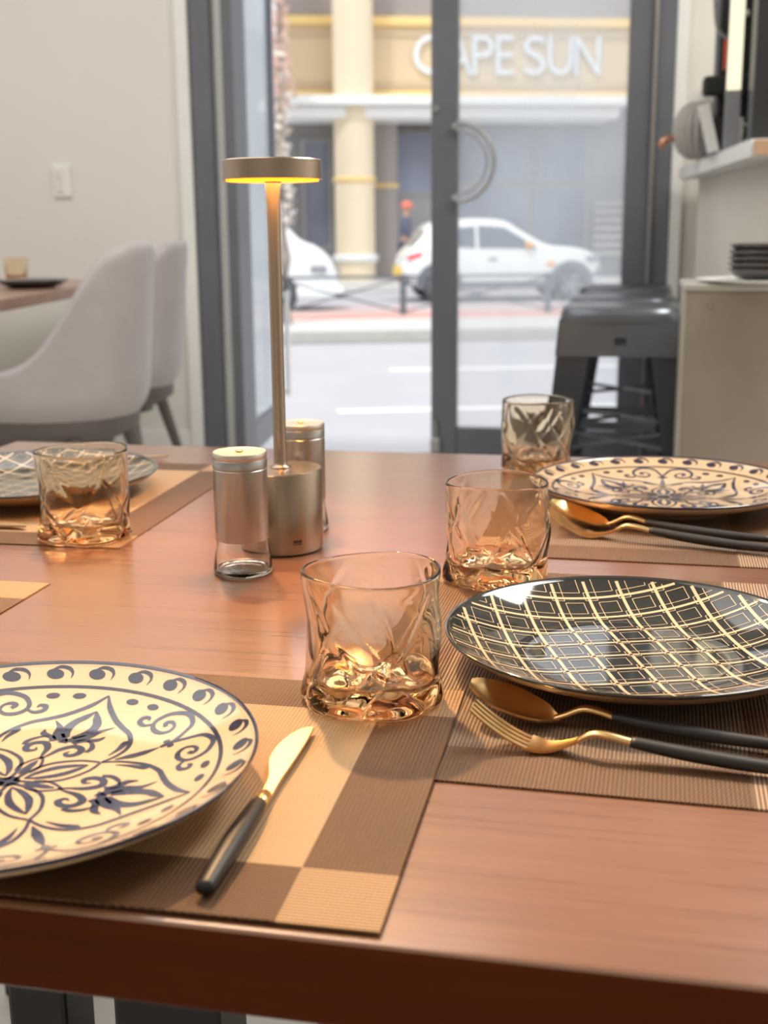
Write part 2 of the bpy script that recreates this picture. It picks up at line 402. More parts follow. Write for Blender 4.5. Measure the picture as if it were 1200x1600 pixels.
b = BM(); box(b, (-30, 26.2, GZ), (40, 30, GZ+.13), .02); sobj('pavement', b, 'paving', structure=True)
b = BM(); box(b, (-30, 20.4, GZ), (40, 20.8, GZ+.006)); sobj('red_lane_marking', b, 'redlane', structure=True)
for k, (s0, s1, n0) in enumerate(((.62, 3.6, 8.55), (-4.2, -1.2, 8.55), (1.29, 4.3, 11.13), (-4, -1.2, 11.13))):
    b = BM(); box(b, (s0, n0, GZ), (s1, n0+.13, GZ+.006)); sobj('lane_line', b, 'roadline', structure=True)

# railing on the island
rl = sthing('street_railing', 'dark low street railing with crossed bars on the traffic island', 'railing', 0, 16.8, GZ+.13)
POST = [-3.75, -1.67, .41, 2.13, 4.15, 6.2, 8.2]; zb, zt = 0, .55
for s in POST:
    b = BM(); box(b, (s-.04, -.04, 0), (s+.04, .04, zt+.0), .008); obj('post', b, 'rail', rl)
b = BM(); box(b, (POST[0], -.022, zt-.05), (POST[-1], .022, zt-.012), .005); obj('top_rail', b, 'rail', rl)
for a_, c_ in zip(POST, POST[1:]):
    b = BM(); cyl(b, (a_+.04, 0, .05), (c_-.04, 0, zt-.06), .013, n=8); cyl(b, (a_+.04, 0, zt-.06), (c_-.04, 0, .05), .013, n=8)
    mid = (a_+c_)/2; box(b, (mid-.06, -.02, (zt-.01)/2-.035), (mid+.06, .02, (zt-.01)/2+.035), .006)
    obj('cross_brace', b, 'rail', rl)

# building across the road
bd = sthing('hotel_building', 'tan and gold hotel front with dark shop windows across the street', 'building', 0, 30, 0)
b = BM(); box(b, (1.05, -.2, 4.22), (9.35, 1.2, 5.72)); obj('fascia', b, 'fascia', bd)
b = BM(); box(b, (1.05, -.24, 4.34), (9.35, -.2, 4.46)); box(b, (1.05, -.24, 5.45), (9.35, -.2, 5.56)); obj('fascia_moulding', b, 'fascia2', bd)
b = BM(); box(b, (1.0, -.32, 4.08), (9.4, 0, 4.24), .03); obj('gold_trim', b, 'goldtrim', bd)
b = BM(); box(b, (1.0, -.32, 5.68), (9.4, 0, 5.88), .03); obj('gold_trim', b, 'goldtrim', bd)
b = BM(); box(b, (1.0, -.1, 5.9), (22, 1.2, 9.5)); obj('upper_wall', b, 'column2', bd)
b = BM(); box(b, (1.0, -1.6, 3.82), (9.0, .2, 4.02), .03); box(b, (1.0, -1.3, 3.55), (8.7, .2, 3.82), .05); obj('canopy', b, 'white', bd)
b = BM(); box(b, (1.0, 1.0, GZ), (22, 1.2, 5.9)); obj('shopfront', b, 'shop', bd)
for s0, s1, z0, z1 in ((7.25, 8.55, 2.25, 3.45), (7.25, 8.55, .2, 2.1), (1.5, 2.1, .7, 3.2), (3.8, 5.0, 2.0, 3.4), (5.1, 7.1, 2.25, 3.45), (5.1, 7.1, .2, 2.1)):
    f = BM(); box(f, (s0-.06, .93, z0-.06), (s1+.06, .99, z1+.06), .01); fo = obj('shop_window_frame', f, 'shopframe', bd)
    g = BM(); box(g, (s0, .90, z0), (s1, .93, z1)); obj('pane', g, 'shopglass', fo)
b = BM(); lathe(b, [(.46, 0), (.46, 8.5)], 40, (2.57, -.9, GZ+.13)); obj('round_column', b, 'column', bd, smooth=True)
b = BM(); lathe(b, [(.46, 2.36), (.50, 2.38), (.50, 2.45), (.46, 2.47)], 40, (2.57, -.9, GZ)); obj('column_ring', b, 'goldtrim', bd, smooth=True)
b = BM(); lathe(b, [(.46, .55), (.53, .57), (.53, .72), (.46, .74)], 40, (2.57, -.9, GZ)); obj('column_ring', b, 'white', bd, smooth=True)
b = BM(); lathe(b, [(.31, 0), (.31, 3.9)], 32, (3.42, .3, GZ+.13)); obj('round_column', b, 'column2', bd, smooth=True)
b = BM(); lathe(b, [(.31, 2.28), (.34, 2.29), (.34, 2.35), (.31, 2.36)], 32, (3.42, .3, GZ)); obj('column_ring', b, 'goldtrim', bd, smooth=True)
b = BM()
for k in range(7): box(b, (8.6, .2, .45+.2*k), (13, .28, .53+.2*k))
obj('horizontal_bars', b, 'shopframe', bd)
# letters of the sign
sg = sthing('hotel_sign', 'silver letters CAPE SUN on the tan fascia across the street', 'sign', 0, 29.76, 4.62)
for ch, s, wd in (('C', 4.04, .72), ('A', 4.76, .66), ('P', 5.42, .50), ('E', 5.98, .42), ('S', 6.64, .52), ('U', 7.22, .60), ('N', 7.86, .62)):
    cu = bpy.data.curves.new('letter', 'FONT'); cu.body = ch; cu.size = 1.25; cu.extrude = .05; cu.offset = -.012; cu.bevel_depth = .008
    t = bpy.data.objects.new('letter', cu); COL.objects.link(t)
    bpy.context.view_layer.update()
    me = bpy.data.meshes.new_from_object(t.evaluated_get(bpy.context.evaluated_depsgraph_get())); bpy.data.objects.remove(t)
    xs = [v.co.x for v in me.vertices]; ys = [v.co.y for v in me.vertices]; x0, x1, y0, y1 = min(xs), max(xs), min(ys), max(ys)
    for v in me.vertices: v.co = Vector(((v.co.x-x0)/(x1-x0)*wd, -v.co.z, (v.co.y-y0)/(y1-y0)*.86))
    me.materials.append(M['letter'])
    o = bpy.data.objects.new('letter', me); COL.objects.link(o); o.parent = sg; o.location = (s, -.02, 0)
# pale panelled building to the left
pb = sthing('panelled_building', 'pale panelled building at far left beyond the open door', 'building', 0, 27, 0)
b = BM(); box(b, (-6, 0, 2.9), (.75, 2, 9)); obj('panel_wall', b, 'panelwall', pb)
b = BM()
for k in range(12): box(b, (-6, -.012, 3.3+.5*k), (.75, .0, 3.33+.5*k))
for k in range(9): box(b, (-5.6+.72*k, -.012, 2.9), (-5.57+.72*k, 0, 9))
obj('panel_joints', b, 'joint', pb)
b = BM(); box(b, (-6, .4, GZ), (.75, 2, 2.9)); obj('shopfront', b, 'seal', pb)  # made pale to stand in for the bright reflection in the open leaf
b = BM(); box(b, (-6, -.3, 2.5), (.75, .4, 2.9), .03); obj('canopy', b, 'white', pb)

# car ------------------------------------------------------------
def interp(T, x):
    for (a0, v0), (a1, v1) in zip(T, T[1:]):
        if x <= a1: return v0+(v1-v0)*(x-a0)/(a1-a0)
    return T[-1][1]
def smoothT(T, n=5):
    q_ = catmull([(a, v_, 0) for a, v_ in T], n); return [(p.x, p.y) for p in q_]
def car_body(L, zbot, belt, top, half, roofk=.74, dx=.05):
    """loft: per station a section with a flat flank up to the belt and a greenhouse leaning in"""
    bm = BM(); rows = []; N = int(L/dx)+1
    def sec(x):
        zb, zl, zt, hw = interp(zbot, x), interp(belt, x), interp(top, x), interp(half, x)
        zt = max(zt, zl+.012); g = min(1, (zt-zl)/.4); wr = hw*(.93*(1-g)+roofk*g)
        side = [(hw*.80, zb), (hw*.95, zb+.04), (hw, zb+(zl-zb)*.35), (hw*1.0, zb+(zl-zb)*.7), (hw*.965, zl-.01), (hw*.94, zl), (hw*.94+(wr-hw*.94)*.9, zl+(zt-zl)*.86), (wr*.86, zt-.012*g), (0, zt)]
        return side
    for i in range(N+1):
        x = L*i/N; s = sec(x)
        rows.append([(x, -y, z) for y, z in s]+[(x, y, z) for y, z in reversed(s[:-1])])
    V = grid_mesh(bm, rows)
    bm.faces.new(V[0]); bm.faces.new(V[-1][::-1])
    return bm, sec
def side_patch(sec, pts, off=.012, side=-1):
    """window outline (x, t) on the greenhouse flank, t from 0 (belt) to 1 (roof edge)"""
    bm = BM(); vs = []
    for x, t in pts:
        s = sec(x); (y0, z0), (y1, z1) = s[5], s[6]
        vs.append(bm.verts.new((x, side*((y0+(y1-y0)*t)+off), z0+(z1-z0)*t)))
    bm.faces.new(vs); r = bmesh.ops.extrude_face_region(bm, geom=list(bm.faces))
    bmesh.ops.translate(bm, verts=[v for v in r['geom'] if isinstance(v, bmesh.types.BMVert)], vec=(0, -side*.02, 0))
    return bm
def wheel(parent, x, y, r, w=.17):
    t = BM(); lathe(t, [(0, -w/2), (r*.62, -w/2), (r*.70, -w*.46), (r*.93, -w/2), (r, -w*.3), (r, w*.3), (r*.93, w/2), (0, w/2)], 36)
    o = obj('wheel', t, 'tyre', parent, smooth=True, sharp=40, loc=(x, y, r)); o.rotation_euler = (rad(90), 0, 0)
    b = BM(); sg_ = 1
    for f in (-1, 1):
        lathe(b, [(r*.62, f*w*.51), (r*.58, f*w*.53), (r*.55, f*w*.44)], 36)
        for k in range(5):
            a_ = 2*pi*k/5; box(b, (0, -.03, f*w*.50-.008), (r*.6, .03, f*w*.50+.008), .006, mtx=Matrix.Rotation(a_, 4, 'Z'), seg=1)
        cyl(b, (0, 0, f*w*.44), (0, 0, f*w*.54), .05)
    obj('hub_cap', b, 'rim', o)
C1 = sthing('hatchback_car', 'small white hatchback with a red tail lamp parked across the street', 'car', 2.80, 22.65, GZ)
L = 3.66
zbot = [(0, .42), (.25, .27), (3.3, .25), (3.66, .33)]
belt = smoothT([(0, .72), (.12, .86), (.5, .93), (1.4, .93), (2.3, .92), (2.9, .93), (3.3, .86), (3.55, .72), (3.66, .56)])
top = smoothT([(0, .74), (.10, .90), (.28, 1.10), (.45, 1.34), (.62, 1.42), (1.2, 1.47), (1.75, 1.45), (2.1, 1.31), (2.45, 1.08), (2.68, .985), (3.1, .945), (3.4, .86), (3.57, .72), (3.66, .57)])
half = smoothT([(0, .62), (.12, .72), (.4, .79), (1.5, .80), (2.8, .79), (3.3, .74), (3.55, .64), (3.66, .50)])
b, sec = car_body(L, zbot, belt, top, half); obj('body', b, 'carwhite', C1, smooth=True, sharp=45)
b = side_patch(sec, [(.62, .12), (1.28, .03), (1.28, .86), (.72, .78)]); obj('rear_window', b, 'carglass', C1)
b = side_patch(sec, [(1.34, .03), (2.42, .05), (2.1, .66), (1.82, .86), (1.34, .88)]); obj('front_window', b, 'carglass', C1)
b = side_patch(sec, [(.62, .12), (2.42, .05), (2.1, .66), (1.82, .86), (.72, .80)], side=1); obj('far_window', b, 'carglass', C1)
b = BM(); rows = [[(x, y*interp(half, x)*.70, interp(top, x)+.012) for y in (-1, -.5, 0, .5, 1)] for x in (2.0, 2.2, 2.4, 2.6)]; grid_mesh(b, rows); obj('windscreen', b, 'carglass', C1)
b = BM(); rows = [[(x, y*interp(half, x)*.72, interp(top, x)+.015) for y in (-1, 0, 1)] for x in (.17, .28, .38)]; grid_mesh(b, rows); obj('rear_screen', b, 'carglass', C1)
for x, fn in ((.62, 0), (3.02, 1)):
    for s_ in (-1, 1):
        b = BM()
        pts = [(x+.41*cos(a_), .30+.41*sin(a_)) for a_ in [rad(-8+196*k/24) for k in range(25)]]
        prism(b, [(px_, pz_) for px_, pz_ in pts], -.015, .03, mtx=Matrix.Translation((0, s_*(interp(half, x)+.005), 0))@Matrix.Rotation(rad(90), 4, 'X'))
        obj('wheel_arch', b, 'cladding', C1)
for x in (.62, 3.02):
    for y in (-.76, .76): wheel(C1, x, y, .29)
b = BM(); box(b, (.98, -.82, .24), (2.64, -.79, .36), .02); obj('sill_cladding', b, 'cladding', C1)
b = BM(); prism(b, [(.03, .74), (.30, .80), (.36, .87), (.26, .88), (.06, .83)], 0, .03, mtx=Matrix.Translation((0, -.74, 0))@Matrix.Rotation(rad(90), 4, 'X')); obj('tail_lamp', b, 'taillight', C1)
b = BM(); box(b, (-.06, -.42, .42), (.01, .42, .62), .01); obj('number_plate', b, 'yellowplate', C1)
b = BM(); box(b, (3.30, -.76, .70), (3.56, -.66, .79), .02); box(b, (3.50, -.66, .42), (3.6, -.60, .60), .02); obj('head_lamp', b, 'grey', C1)
b = BM(); box(b, (2.16, -.92, .94), (2.30, -.78, 1.05), .03); obj('door_mirror', b, 'orange', C1, smooth=True)
b = BM(); box(b, (1.50, -.83, .74), (1.66, -.80, .78), .008); obj('door_handle', b, 'grey', C1)
b = BM(); box(b, (2.58, -.83, .62), (2.72, -.79, .70), .02); obj('side_indicator', b, 'orange', C1)
# van
C2 = sthing('white_van', 'white van with orange side stripe at the left behind the lamp stem', 'van', -3.25, 20.3, GZ)
L = 4.72
zbot = [(0, .35), (4.5, .28), (4.72, .36)]
belt = smoothT([(0, 1.0), (3.6, 1.02), (4.1, .98), (4.5, .82), (4.72, .55)])
top = smoothT([(0, 1.98), (.2, 2.05), (3.0, 2.05), (3.35, 1.95), (3.8, 1.50), (4.1, 1.16), (4.35, 1.05), (4.6, .84), (4.72, .56)])
half = smoothT([(0, .82), (.3, .86), (3.8, .86), (4.3, .80), (4.6, .68), (4.72, .55)])
b, sec = car_body(L, zbot, belt, top, half, roofk=.80); obj('body', b, 'carwhite', C2, smooth=True, sharp=45)
b = BM(); rows = [[(x, y*interp(half, x)*.78, interp(top, x)+.02) for y in (-1, 0, 1)] for x in (3.40, 3.6, 3.8, 4.0)]; grid_mesh(b, rows); obj('windscreen', b, 'cargreen', C2)
b = side_patch(sec, [(2.9, .12), (3.72, .10), (3.30, .86), (2.9, .88)]); obj('side_window', b, 'carglass', C2)
b = side_patch(sec, [(.5, .12), (2.7, .12), (2.7, .88), (.5, .88)]); obj('side_window', b, 'carglass', C2)
b = BM(); box(b, (3.3, -.875, .86), (3.85, -.85, .91), .004); obj('side_stripe', b, 'yellowplate', C2)
for x in (.8, 3.75):
    for y in (-.80, .80): wheel(C2, x, y, .31)
b = BM(); box(b, (4.15, -.82, .62), (4.52, -.70, .74), .02); box(b, (4.52, -.6, .5), (4.70, .6, .58), .02); obj('grille', b, 'grey', C2)
b = BM(); box(b, (3.9, -.88, .22), (4.78, .88, .42), .06); obj('bumper', b, 'carwhite', C2, smooth=True, sharp=40)
b = BM(); cyl(b, (4.72, -.5, .66), (4.75, -.5, .66), .06); obj('head_lamp', b, 'seal', C2)

# pedestrian behind the hatchback ----------------------------------------
def skin_mesh(name, joints, edges, m, parent, root=0, sub=2):
    me = bpy.data.meshes.new(name); me.from_pydata([j[0] for j in joints], edges, [])
    o = bpy.data.objects.new(name, me); COL.objects.link(o)
    md = o.modifiers.new('skin', 'SKIN'); sk = me.skin_vertices[0].data
    for i, j in enumerate(joints):
        r = j[1]; sk[i].radius = (r, r) if not isinstance(r, tuple) else r; sk[i].use_root = (i == root)
    md.use_smooth_shade = True
    s = o.modifiers.new('sub', 'SUBSURF'); s.levels = sub; s.render_levels = sub
    bpy.context.view_layer.update()
    m2 = bpy.data.meshes.new_from_object(o.evaluated_get(bpy.context.evaluated_depsgraph_get()))
    bpy.data.objects.remove(o); m2.materials.append(M[m])
    o = bpy.data.objects.new(name, m2); COL.objects.link(o); o.parent = parent
    return o
pe = sthing('person', 'pedestrian in orange red cap and dark jacket walking behind the white hatchback', 'person', 3.42, 26.6, GZ+.13)
J = [((0, 0, .90), .13), ((0, 0, 1.08), .12), ((.01, 0, 1.28), .15), ((.02, 0, 1.42), .07), ((.03, 0, 1.50), .055), ((.04, 0, 1.60), .085), ((.04, 0, 1.68), .07),
     ((.01, .17, 1.37), .06), ((-.05, .21, 1.12), .045), ((.06, .20, .92), .032), ((.10, .20, .84), .03),
     ((.01, -.17, 1.37), .06), ((.02, -.21, 1.12), .045), ((.16, -.20, .95), .032), ((.21, -.20, .88), .03),
     ((0, .09, .84), .09), ((.10, .09, .48), .065), ((.02, .09, .10), .045), ((.14, .09, .04), .035),
     ((0, -.09, .84), .09), ((-.03, -.09, .48), .065), ((-.20, -.09, .14), .045), ((-.10, -.09, .04), .035)]
E_ = [(0, 1), (1, 2), (2, 3), (3, 4), (4, 5), (5, 6), (2, 7), (7, 8), (8, 9), (9, 10), (2, 11), (11, 12), (12, 13), (13, 14), (0, 15), (15, 16), (16, 17), (17, 18), (0, 19), (19, 20), (20, 21), (21, 22)]
skin_mesh('body', J, E_, 'skin', pe)
J2 = [((0, 0, .88), .155), ((0, 0, 1.08), .145), ((.01, 0, 1.28), .17), ((.015, 0, 1.39), .10), ((.01, .17, 1.37), .075), ((-.05, .21, 1.12), .06), ((.06, .20, .94), .048), ((.01, -.17, 1.37), .075), ((.02, -.21, 1.12), .06), ((.15, -.20, .97), .048)]
skin_mesh('jacket', J2, [(0, 1), (1, 2), (2, 3), (2, 4), (4, 5), (5, 6), (2, 7), (7, 8), (8, 9)], 'jacket', pe)
J3 = [((0, 0, .90), .15), ((0, .09, .82), .105), ((.10, .09, .48), .08), ((.02, .09, .12), .065), ((0, -.09, .82), .105), ((-.03, -.09, .48), .08), ((-.20, -.09, .16), .065)]
skin_mesh('trousers', J3, [(0, 1), (1, 2), (2, 3), (0, 4), (4, 5), (5, 6)], 'jacket', pe)
b = BM(); lathe(b, [(.112, -.02), (.114, .03), (.095, .085), (.05, .115), (0, .12)], 24, (.04, 0, 1.63)); box(b, (.12, -.07, 1.62), (.23, .07, 1.64), .01); obj('cap', b, 'redcap', pe, smooth=True)

# blossom-covered slim tree on the island
tr = sthing('blossom_tree', 'slim street tree covered in pale pink blossom beside the open door leaf', 'tree', .47, 15.5, GZ+.13)
b = BM(); tube(b, [(0, 0, 0), (.02, 0, .8), (-.02, 0, 1.8), (.03, 0, 3), (0, 0, 5.2)], [.10, .08, .075, .06, .03], 12); obj('trunk', b, 'bark', tr, smooth=True)
for nm, z0, z1, cnt in (('blossom', 2.55, 5.3, 620), ('blossom2', 1.15, 3.4, 520)):
    b = BM(); 
    for k in range(cnt):
        z = random.uniform(z0, z1); a_ = random.uniform(0, 2*pi); r = random.uniform(.04, .17)*(1.0+.2*sin(z*5))
        c = Vector((r*cos(a_), r*sin(a_), z)); s = random.uniform(.018, .04)
        n_ = Vector((random.gauss(0, 1), random.gauss(0, 1), random.gauss(0, 1))).normalized(); t = n_.orthogonal().normalized(); u = n_.cross(t)
        for p in range(5):
            a1 = 2*pi*p/5
            q0 = c+s*(t*cos(a1)+u*sin(a1))+n_*s*.25; q1 = c+s*(t*cos(a1+.55)+u*sin(a1+.55))*.75; q2 = c+s*(t*cos(a1-.55)+u*sin(a1-.55))*.75
            b.faces.new([b.verts.new(v) for v in (c, q2, q0, q1)])
    o = obj('blossoms', b, nm, tr); o['kind'] = 'stuff'

# ================================================================== NEIGHBOUR TABLE AND CHAIRS
nt_ = thing('dining_table', 'reddish wooden dining table by the left wall with a dark plate on it', 'table', (-1.69, 3.07, PF), rad(10))
b = BM(); box(b, (-1.05, -.25, .685), (0, 1.38, .72), .004); obj('tabletop', b, 'nwood', nt_)
b = BM(); box(b, (-.66, .45, .03), (-.58, .75, .685), .004); obj('pedestal', b, 'black', nt_)
b = BM(); box(b, (-.85, .30, 0), (-.39, .90, .03), .004); obj('foot_plate', b, 'black', nt_)

def make_chair(label, loc, rz, group=None):
    """upholstered tub chair, local +X is the front (open side)"""
    t = thing('dining_chair', label, 'chair', loc, rz, group)
    # shell: horizontal sections, height depends on angle round the seat (0 = back)
    def shell(off, H0, inner=False):
        rows = []
        n = 40
        for i in range(n+1):
            a_ = rad(-128+256*i/n); u_ = abs(a_)/rad(128)
            # top height: back high, falling to the arms
            hb = .86; ha = .53
            k = 1/(1+math.exp((abs(a_)-rad(56))*6.5)); topz = ha+(hb-ha)*k-.02*max(0, u_-.8)*5*.3
            row = []
            for j in range(13):
                z = .375+(topz-.375)*j/12
                h = (z-.375)/.49
                bul = .262*(1-.35*max(0, 1-(z-.375)/.10)**2*.6)   # rounded underside
                lean = .050*h
                rx = bul; ry = bul*(.98-.22*max(0, h-.15))
                x = -(rx+off)*cos(a_)-lean; y = (ry+off)*sin(a_)
                row.append((x, y, z))
            rows.append(row)
        return rows
    bm = BM(); O = shell(0, 0); I = shell(-.038, 0)
    rows = []
    for o_, i_ in zip(O, I):
        tp = [Vector(o_[-1])*.5+Vector(i_[-1])*.5+Vector((0, 0, .016))]
        rows.append([Vector(v) for v in o_]+tp+[Vector(v) for v in reversed(i_)])
    V = grid_mesh(bm, rows, closed=True); bm.faces.new(V[0]); bm.faces.new(V[-1][::-1])
    o = obj('back_shell', bm, 'chair', t, smooth=True)
    sm = o.modifiers.new('s', 'SUBSURF'); sm.levels = 1; sm.render_levels = 1
    bm = BM(); lathe(bm, [(0, .345), (.20, .35), (.238, .375), (.24, .43), (.215, .455), (0, .462)], 40)
    o = obj('seat', bm, 'chair_in', t, smooth=True); 
    bm = BM(); cyl(bm, (0, 0, .325), (0, 0, .352), .17, n=24); obj('seat_frame', bm, 'chair_leg', t)
    for sx, sy in ((1, 1), (1, -1), (-1, 1), (-1, -1)):
        bm = BM(); cyl(bm, (sx*.15, sy*.15, .36), (sx*.235, sy*.225, 0), .021, .011, 12); obj('leg', bm, 'chair_leg', t, smooth=True, sharp=40)
    return t
ch = make_chair('grey leatherette tub dining chair, nearer one at the left table', (-1.60, 3.1, PF), rad(178))
dup(ch, (-1.72, 3.72, PF), rad(184), 'grey leatherette tub dining chair behind the nearer one, beside the left wall')
ch.scale = (1.08, 1.08, 1.0)

# ================================================================== BAR, STOOLS, COUNTER
br = thing('bar_counter', 'white bar counter with fluted front and tan wood end at the right', 'bar counter', (.0, 0, PF))
mt = Matrix.Translation((0, 0, 0))
b = BM(); prism(b, [(.245, 3.12), (2.25, 3.12), (2.25, 4.57), (.12, 4.50)], 1.055, 1.095); obj('bar_top', b, 'white', br)
b = BM(); box(b, (.252, 3.108, 1.058), (2.25, 3.12, 1.092)); obj('end_strip', b, 'endwood', br)
b = BM()
rows = []
pth = [Vector((.195, 4.5, 0)), Vector((.335, 3.26, 0)), Vector((2.25, 3.26, 0))]
pts = []
for p_, q_ in zip(pth, pth[1:]):
    ln_ = (q_-p_).length; n_ = int(ln_/.010); nn = Vector((-(q_-p_).y, (q_-p_).x, 0)).normalized()
    for i in range(n_): pts.append(p_+(q_-p_)*(i/n_)-nn*(.012*abs(sin(pi*i/4))))
grid_mesh(b, [[Vector((p.x, p.y, z)) for p in pts] for z in (0, 1.055)])
obj('fluted_panel', b, 'flute', br, smooth=True)
b = BM(); prism(b, [(.22, 4.45), (.36, 3.29), (2.2, 3.29), (2.2, 4.45)], .01, 1.054); obj('body', b, 'flute', br)
# items on the bar
BZ = PF+1.095
v = thing('ribbed_kettle', 'ribbed grey round kettle with small copper spout on the bar end', 'kettle', (.165, 4.03, BZ))
b = BM()
rows = []
for j in range(21):
    t = pi*(.06+.88*j/20); r0 = .082*sin(t)**.75; z = .088-.088*cos(t)
    rows.append([(r0*(1+.035*cos(22*a_))*cos(a_), r0*(1+.035*cos(22*a_))*sin(a_), z) for a_ in [2*pi*k/132 for k in range(132)]])
V = grid_mesh(b, rows, closed=True); b.faces.new(V[0]); b.faces.new(V[-1]); obj('pot', b, 'vase', v, smooth=True)
b = BM(); cyl(b, (0, 0, .172), (0, 0, .20), .032, .026, 20); obj('lid', b, 'white', v)
b = BM(); tube(b, [(-.075, 0, .065), (-.095, 0, .068), (-.108, 0, .060), (-.118, 0, .040)], [.009, .009, .012, .014]); obj('spout', b, 'copper', v, smooth=True)
v = thing('coffee_machine', 'black coffee machine with orange red label at the right of the bar', 'coffee machine', (.235, 3.72, BZ))
b = BM(); box(b, (-.07, -.05, 0), (.13, .20, .10), .01); box(b, (-.045, .0, .10), (.13, .20, .50), .01); obj('machine_body', b, 'black', v)
b = BM(); box(b, (-.085, -.07, .155), (.10, .0, .205), .01); obj('drip_head', b, 'black', v)
b = BM(); box(b, (-.03, -.012, .225), (.016, -.001, .305), .002); obj('label_panel', b, 'red', v)
b = BM(); box(b, (.004, -.016, .262), (.016, -.012, .300)); obj('label_corner', b, 'grey', v)
b = BM(); cyl(b, (-.02, -.03, .36), (.03, -.03, .37), .008); obj('lever', b, 'white', v, smooth=True)
b = BM(); tube(b, catmull([(-.05, -.01, .52), (-.062, -.01, .47), (-.06, -.01, .40), (-.05, -.01, .335), (-.02, -.01, .305)], 5), [.005]*21, 8); obj('steam_pipe', b, 'seal', v, smooth=True)
v = thing('menu_card', 'plain white card leaning against the black coffee machine', 'card', (.185, 3.62, BZ), 0)
b = BM(); box(b, (-.016, -.002, 0), (.016, .002, .135), mtx=Matrix.Rotation(rad(-14), 4, 'Y')@Matrix.Rotation(rad(-12), 4, 'X')); obj('card_sheet', b, 'white', v)
v = thing('white_jug', 'small white jug on the bar below the lit box', 'jug', (.235, 3.56, BZ))
b = BM(); lathe(b, [(0, 0), (.019, 0), (.022, .05), (.020, .085), (.017, .085), (.018, .05), (0, .01)], 20); obj('jug_body', b, 'white', v, smooth=True)
b = BM(); tube(b, catmull([(.02, 0, .07), (.035, 0, .06), (.033, 0, .03), (.021, 0, .02)], 4), [.003]*13, 6); obj('handle', b, 'white', v, smooth=True)
v = thing('lightbox_sign', 'tall narrow lit white box beside the black cabinet on the bar', 'lightbox', (.222, 3.50, BZ+.15))
b = BM(); box(b, (-.017, -.006, .0), (.019, .006, .40), .002); obj('lit_face', b, 'lightbox', v)
b = BM(); box(b, (-.019, .006, -.15), (.021, .02, .41), .002); obj('housing', b, 'grey', v)
v = thing('black_cabinet', 'tall black cabinet standing on the bar at the right frame edge', 'cabinet', (.50, 3.32, BZ))
b = BM(); box(b, (-.245, -.06, 0), (.45, .10, .95), .006); obj('cabinet_body', b, 'black', v)
b = BM(); box(b, (-.20, -.068, .06), (.43, -.06, .9), .003); obj('door', b, 'black', v)

# stools
def make_stool(label, loc, rz=0):
    t = thing('metal_bar_stool', label, 'stool', loc, rz, 'metal bar stools beside the bar'); H = .71
    b = BM()
    n = 8; S = .145; rows = []
    def sq(r, z, k=5):
        P = []
        for i in range(48):
            a_ = 2*pi*i/48; c_, s_ = cos(a_), sin(a_); q_ = (abs(c_)**k+abs(s_)**k)**(-1/k); P.append((r*q_*c_, r*q_*s_, z))
        return P
    prof = [(.02, H-.010), (.06, H-.009), (.11, H-.006), (.134, H), (.143, H-.006), (.147, H-.02), (.149, H-.034), (.143, H-.034), (.138, H-.014), (.02, H-.016)]
    V = grid_mesh(b, [sq(r, z) for r, z in prof], closed=True); obj('seat', b, 'stool', t, smooth=True, sharp=50)
    # apron panels with a slot, flaring out
    b = BM()
    for k in range(4):
        R_ = Matrix.Rotation(k*pi/2, 4, 'Z')
        def P_(u_, z): f = (H-z)/H; return R_@Vector((u_*(.138+.058*f)/.138, -(.140+.062*f), z))
        g = [[P_(u_, z) for u_ in (-.138, -.014, .014, .138)] for z in (H-.03, H-.07, H-.088, H-.115)]
        V = [[b.verts.new(p) for p in r] for r in g]
        for i in range(3):
            for j in range(3):
                if i == 1 and j == 1: continue
                b.faces.new((V[i][j], V[i][j+1], V[i+1][j+1], V[i+1][j]))
    bmesh.ops.remove_doubles(b, verts=b.verts, dist=.0005)
    bmesh.ops.solidify(b, geom=list(b.faces), thickness=.003)
    obj('apron', b, 'stool', t)
    for k in range(4):
        b = BM(); R_ = Matrix.Rotation(k*pi/2, 4, 'Z')
        # L-shaped angle-iron leg
        def Q(z, a0, a1): f = (H-z)/H; c_ = .140+.062*f; return [R_@Vector((c_-a0, -c_, z)), R_@Vector((c_, -c_, z)), R_@Vector((c_, -c_+a1, z))]
        rows = [Q(H-.03, .085, .085), Q(H-.30, .066, .066), Q(0, .040, .040)]
        V = [[b.verts.new(p) for p in r] for r in rows]
        for i in range(2):
            for j in range(2): b.faces.new((V[i][j], V[i][j+1], V[i+1][j+1], V[i+1][j]))
        bmesh.ops.solidify(b, geom=list(b.faces), thickness=.004)
        obj('leg', b, 'stool', t)
    b = BM(); z = .27; c_ = .140+.062*(H-z)/H-.008
    for k in range(4):
        box(b, (-c_, -c_-.004, z-.014), (c_, -c_+.004, z+.014), .002, mtx=Matrix.Rotation(k*pi/2, 4, 'Z'), seg=1)
    z = .20
    obj('footrest', b, 'stool', t)
    b = BM()
    for s_ in (1, -1): cyl(b, (-.15, -.15*s_, .37), (.15, .15*s_, .37), .006, n=8)
    obj('cross_brace', b, 'stool', t)
    return t
s0 = make_stool('grey metal bar stool nearest the table, foremost of the three', (-.040, 3.10, PF))
dup(s0, (-.045, 3.52, PF), rad(2), 'middle grey metal bar stool of the row of three')
dup(s0, (-.045, 4.15, PF), rad(-3), 'rearmost grey metal bar stool of the row, next to the door')

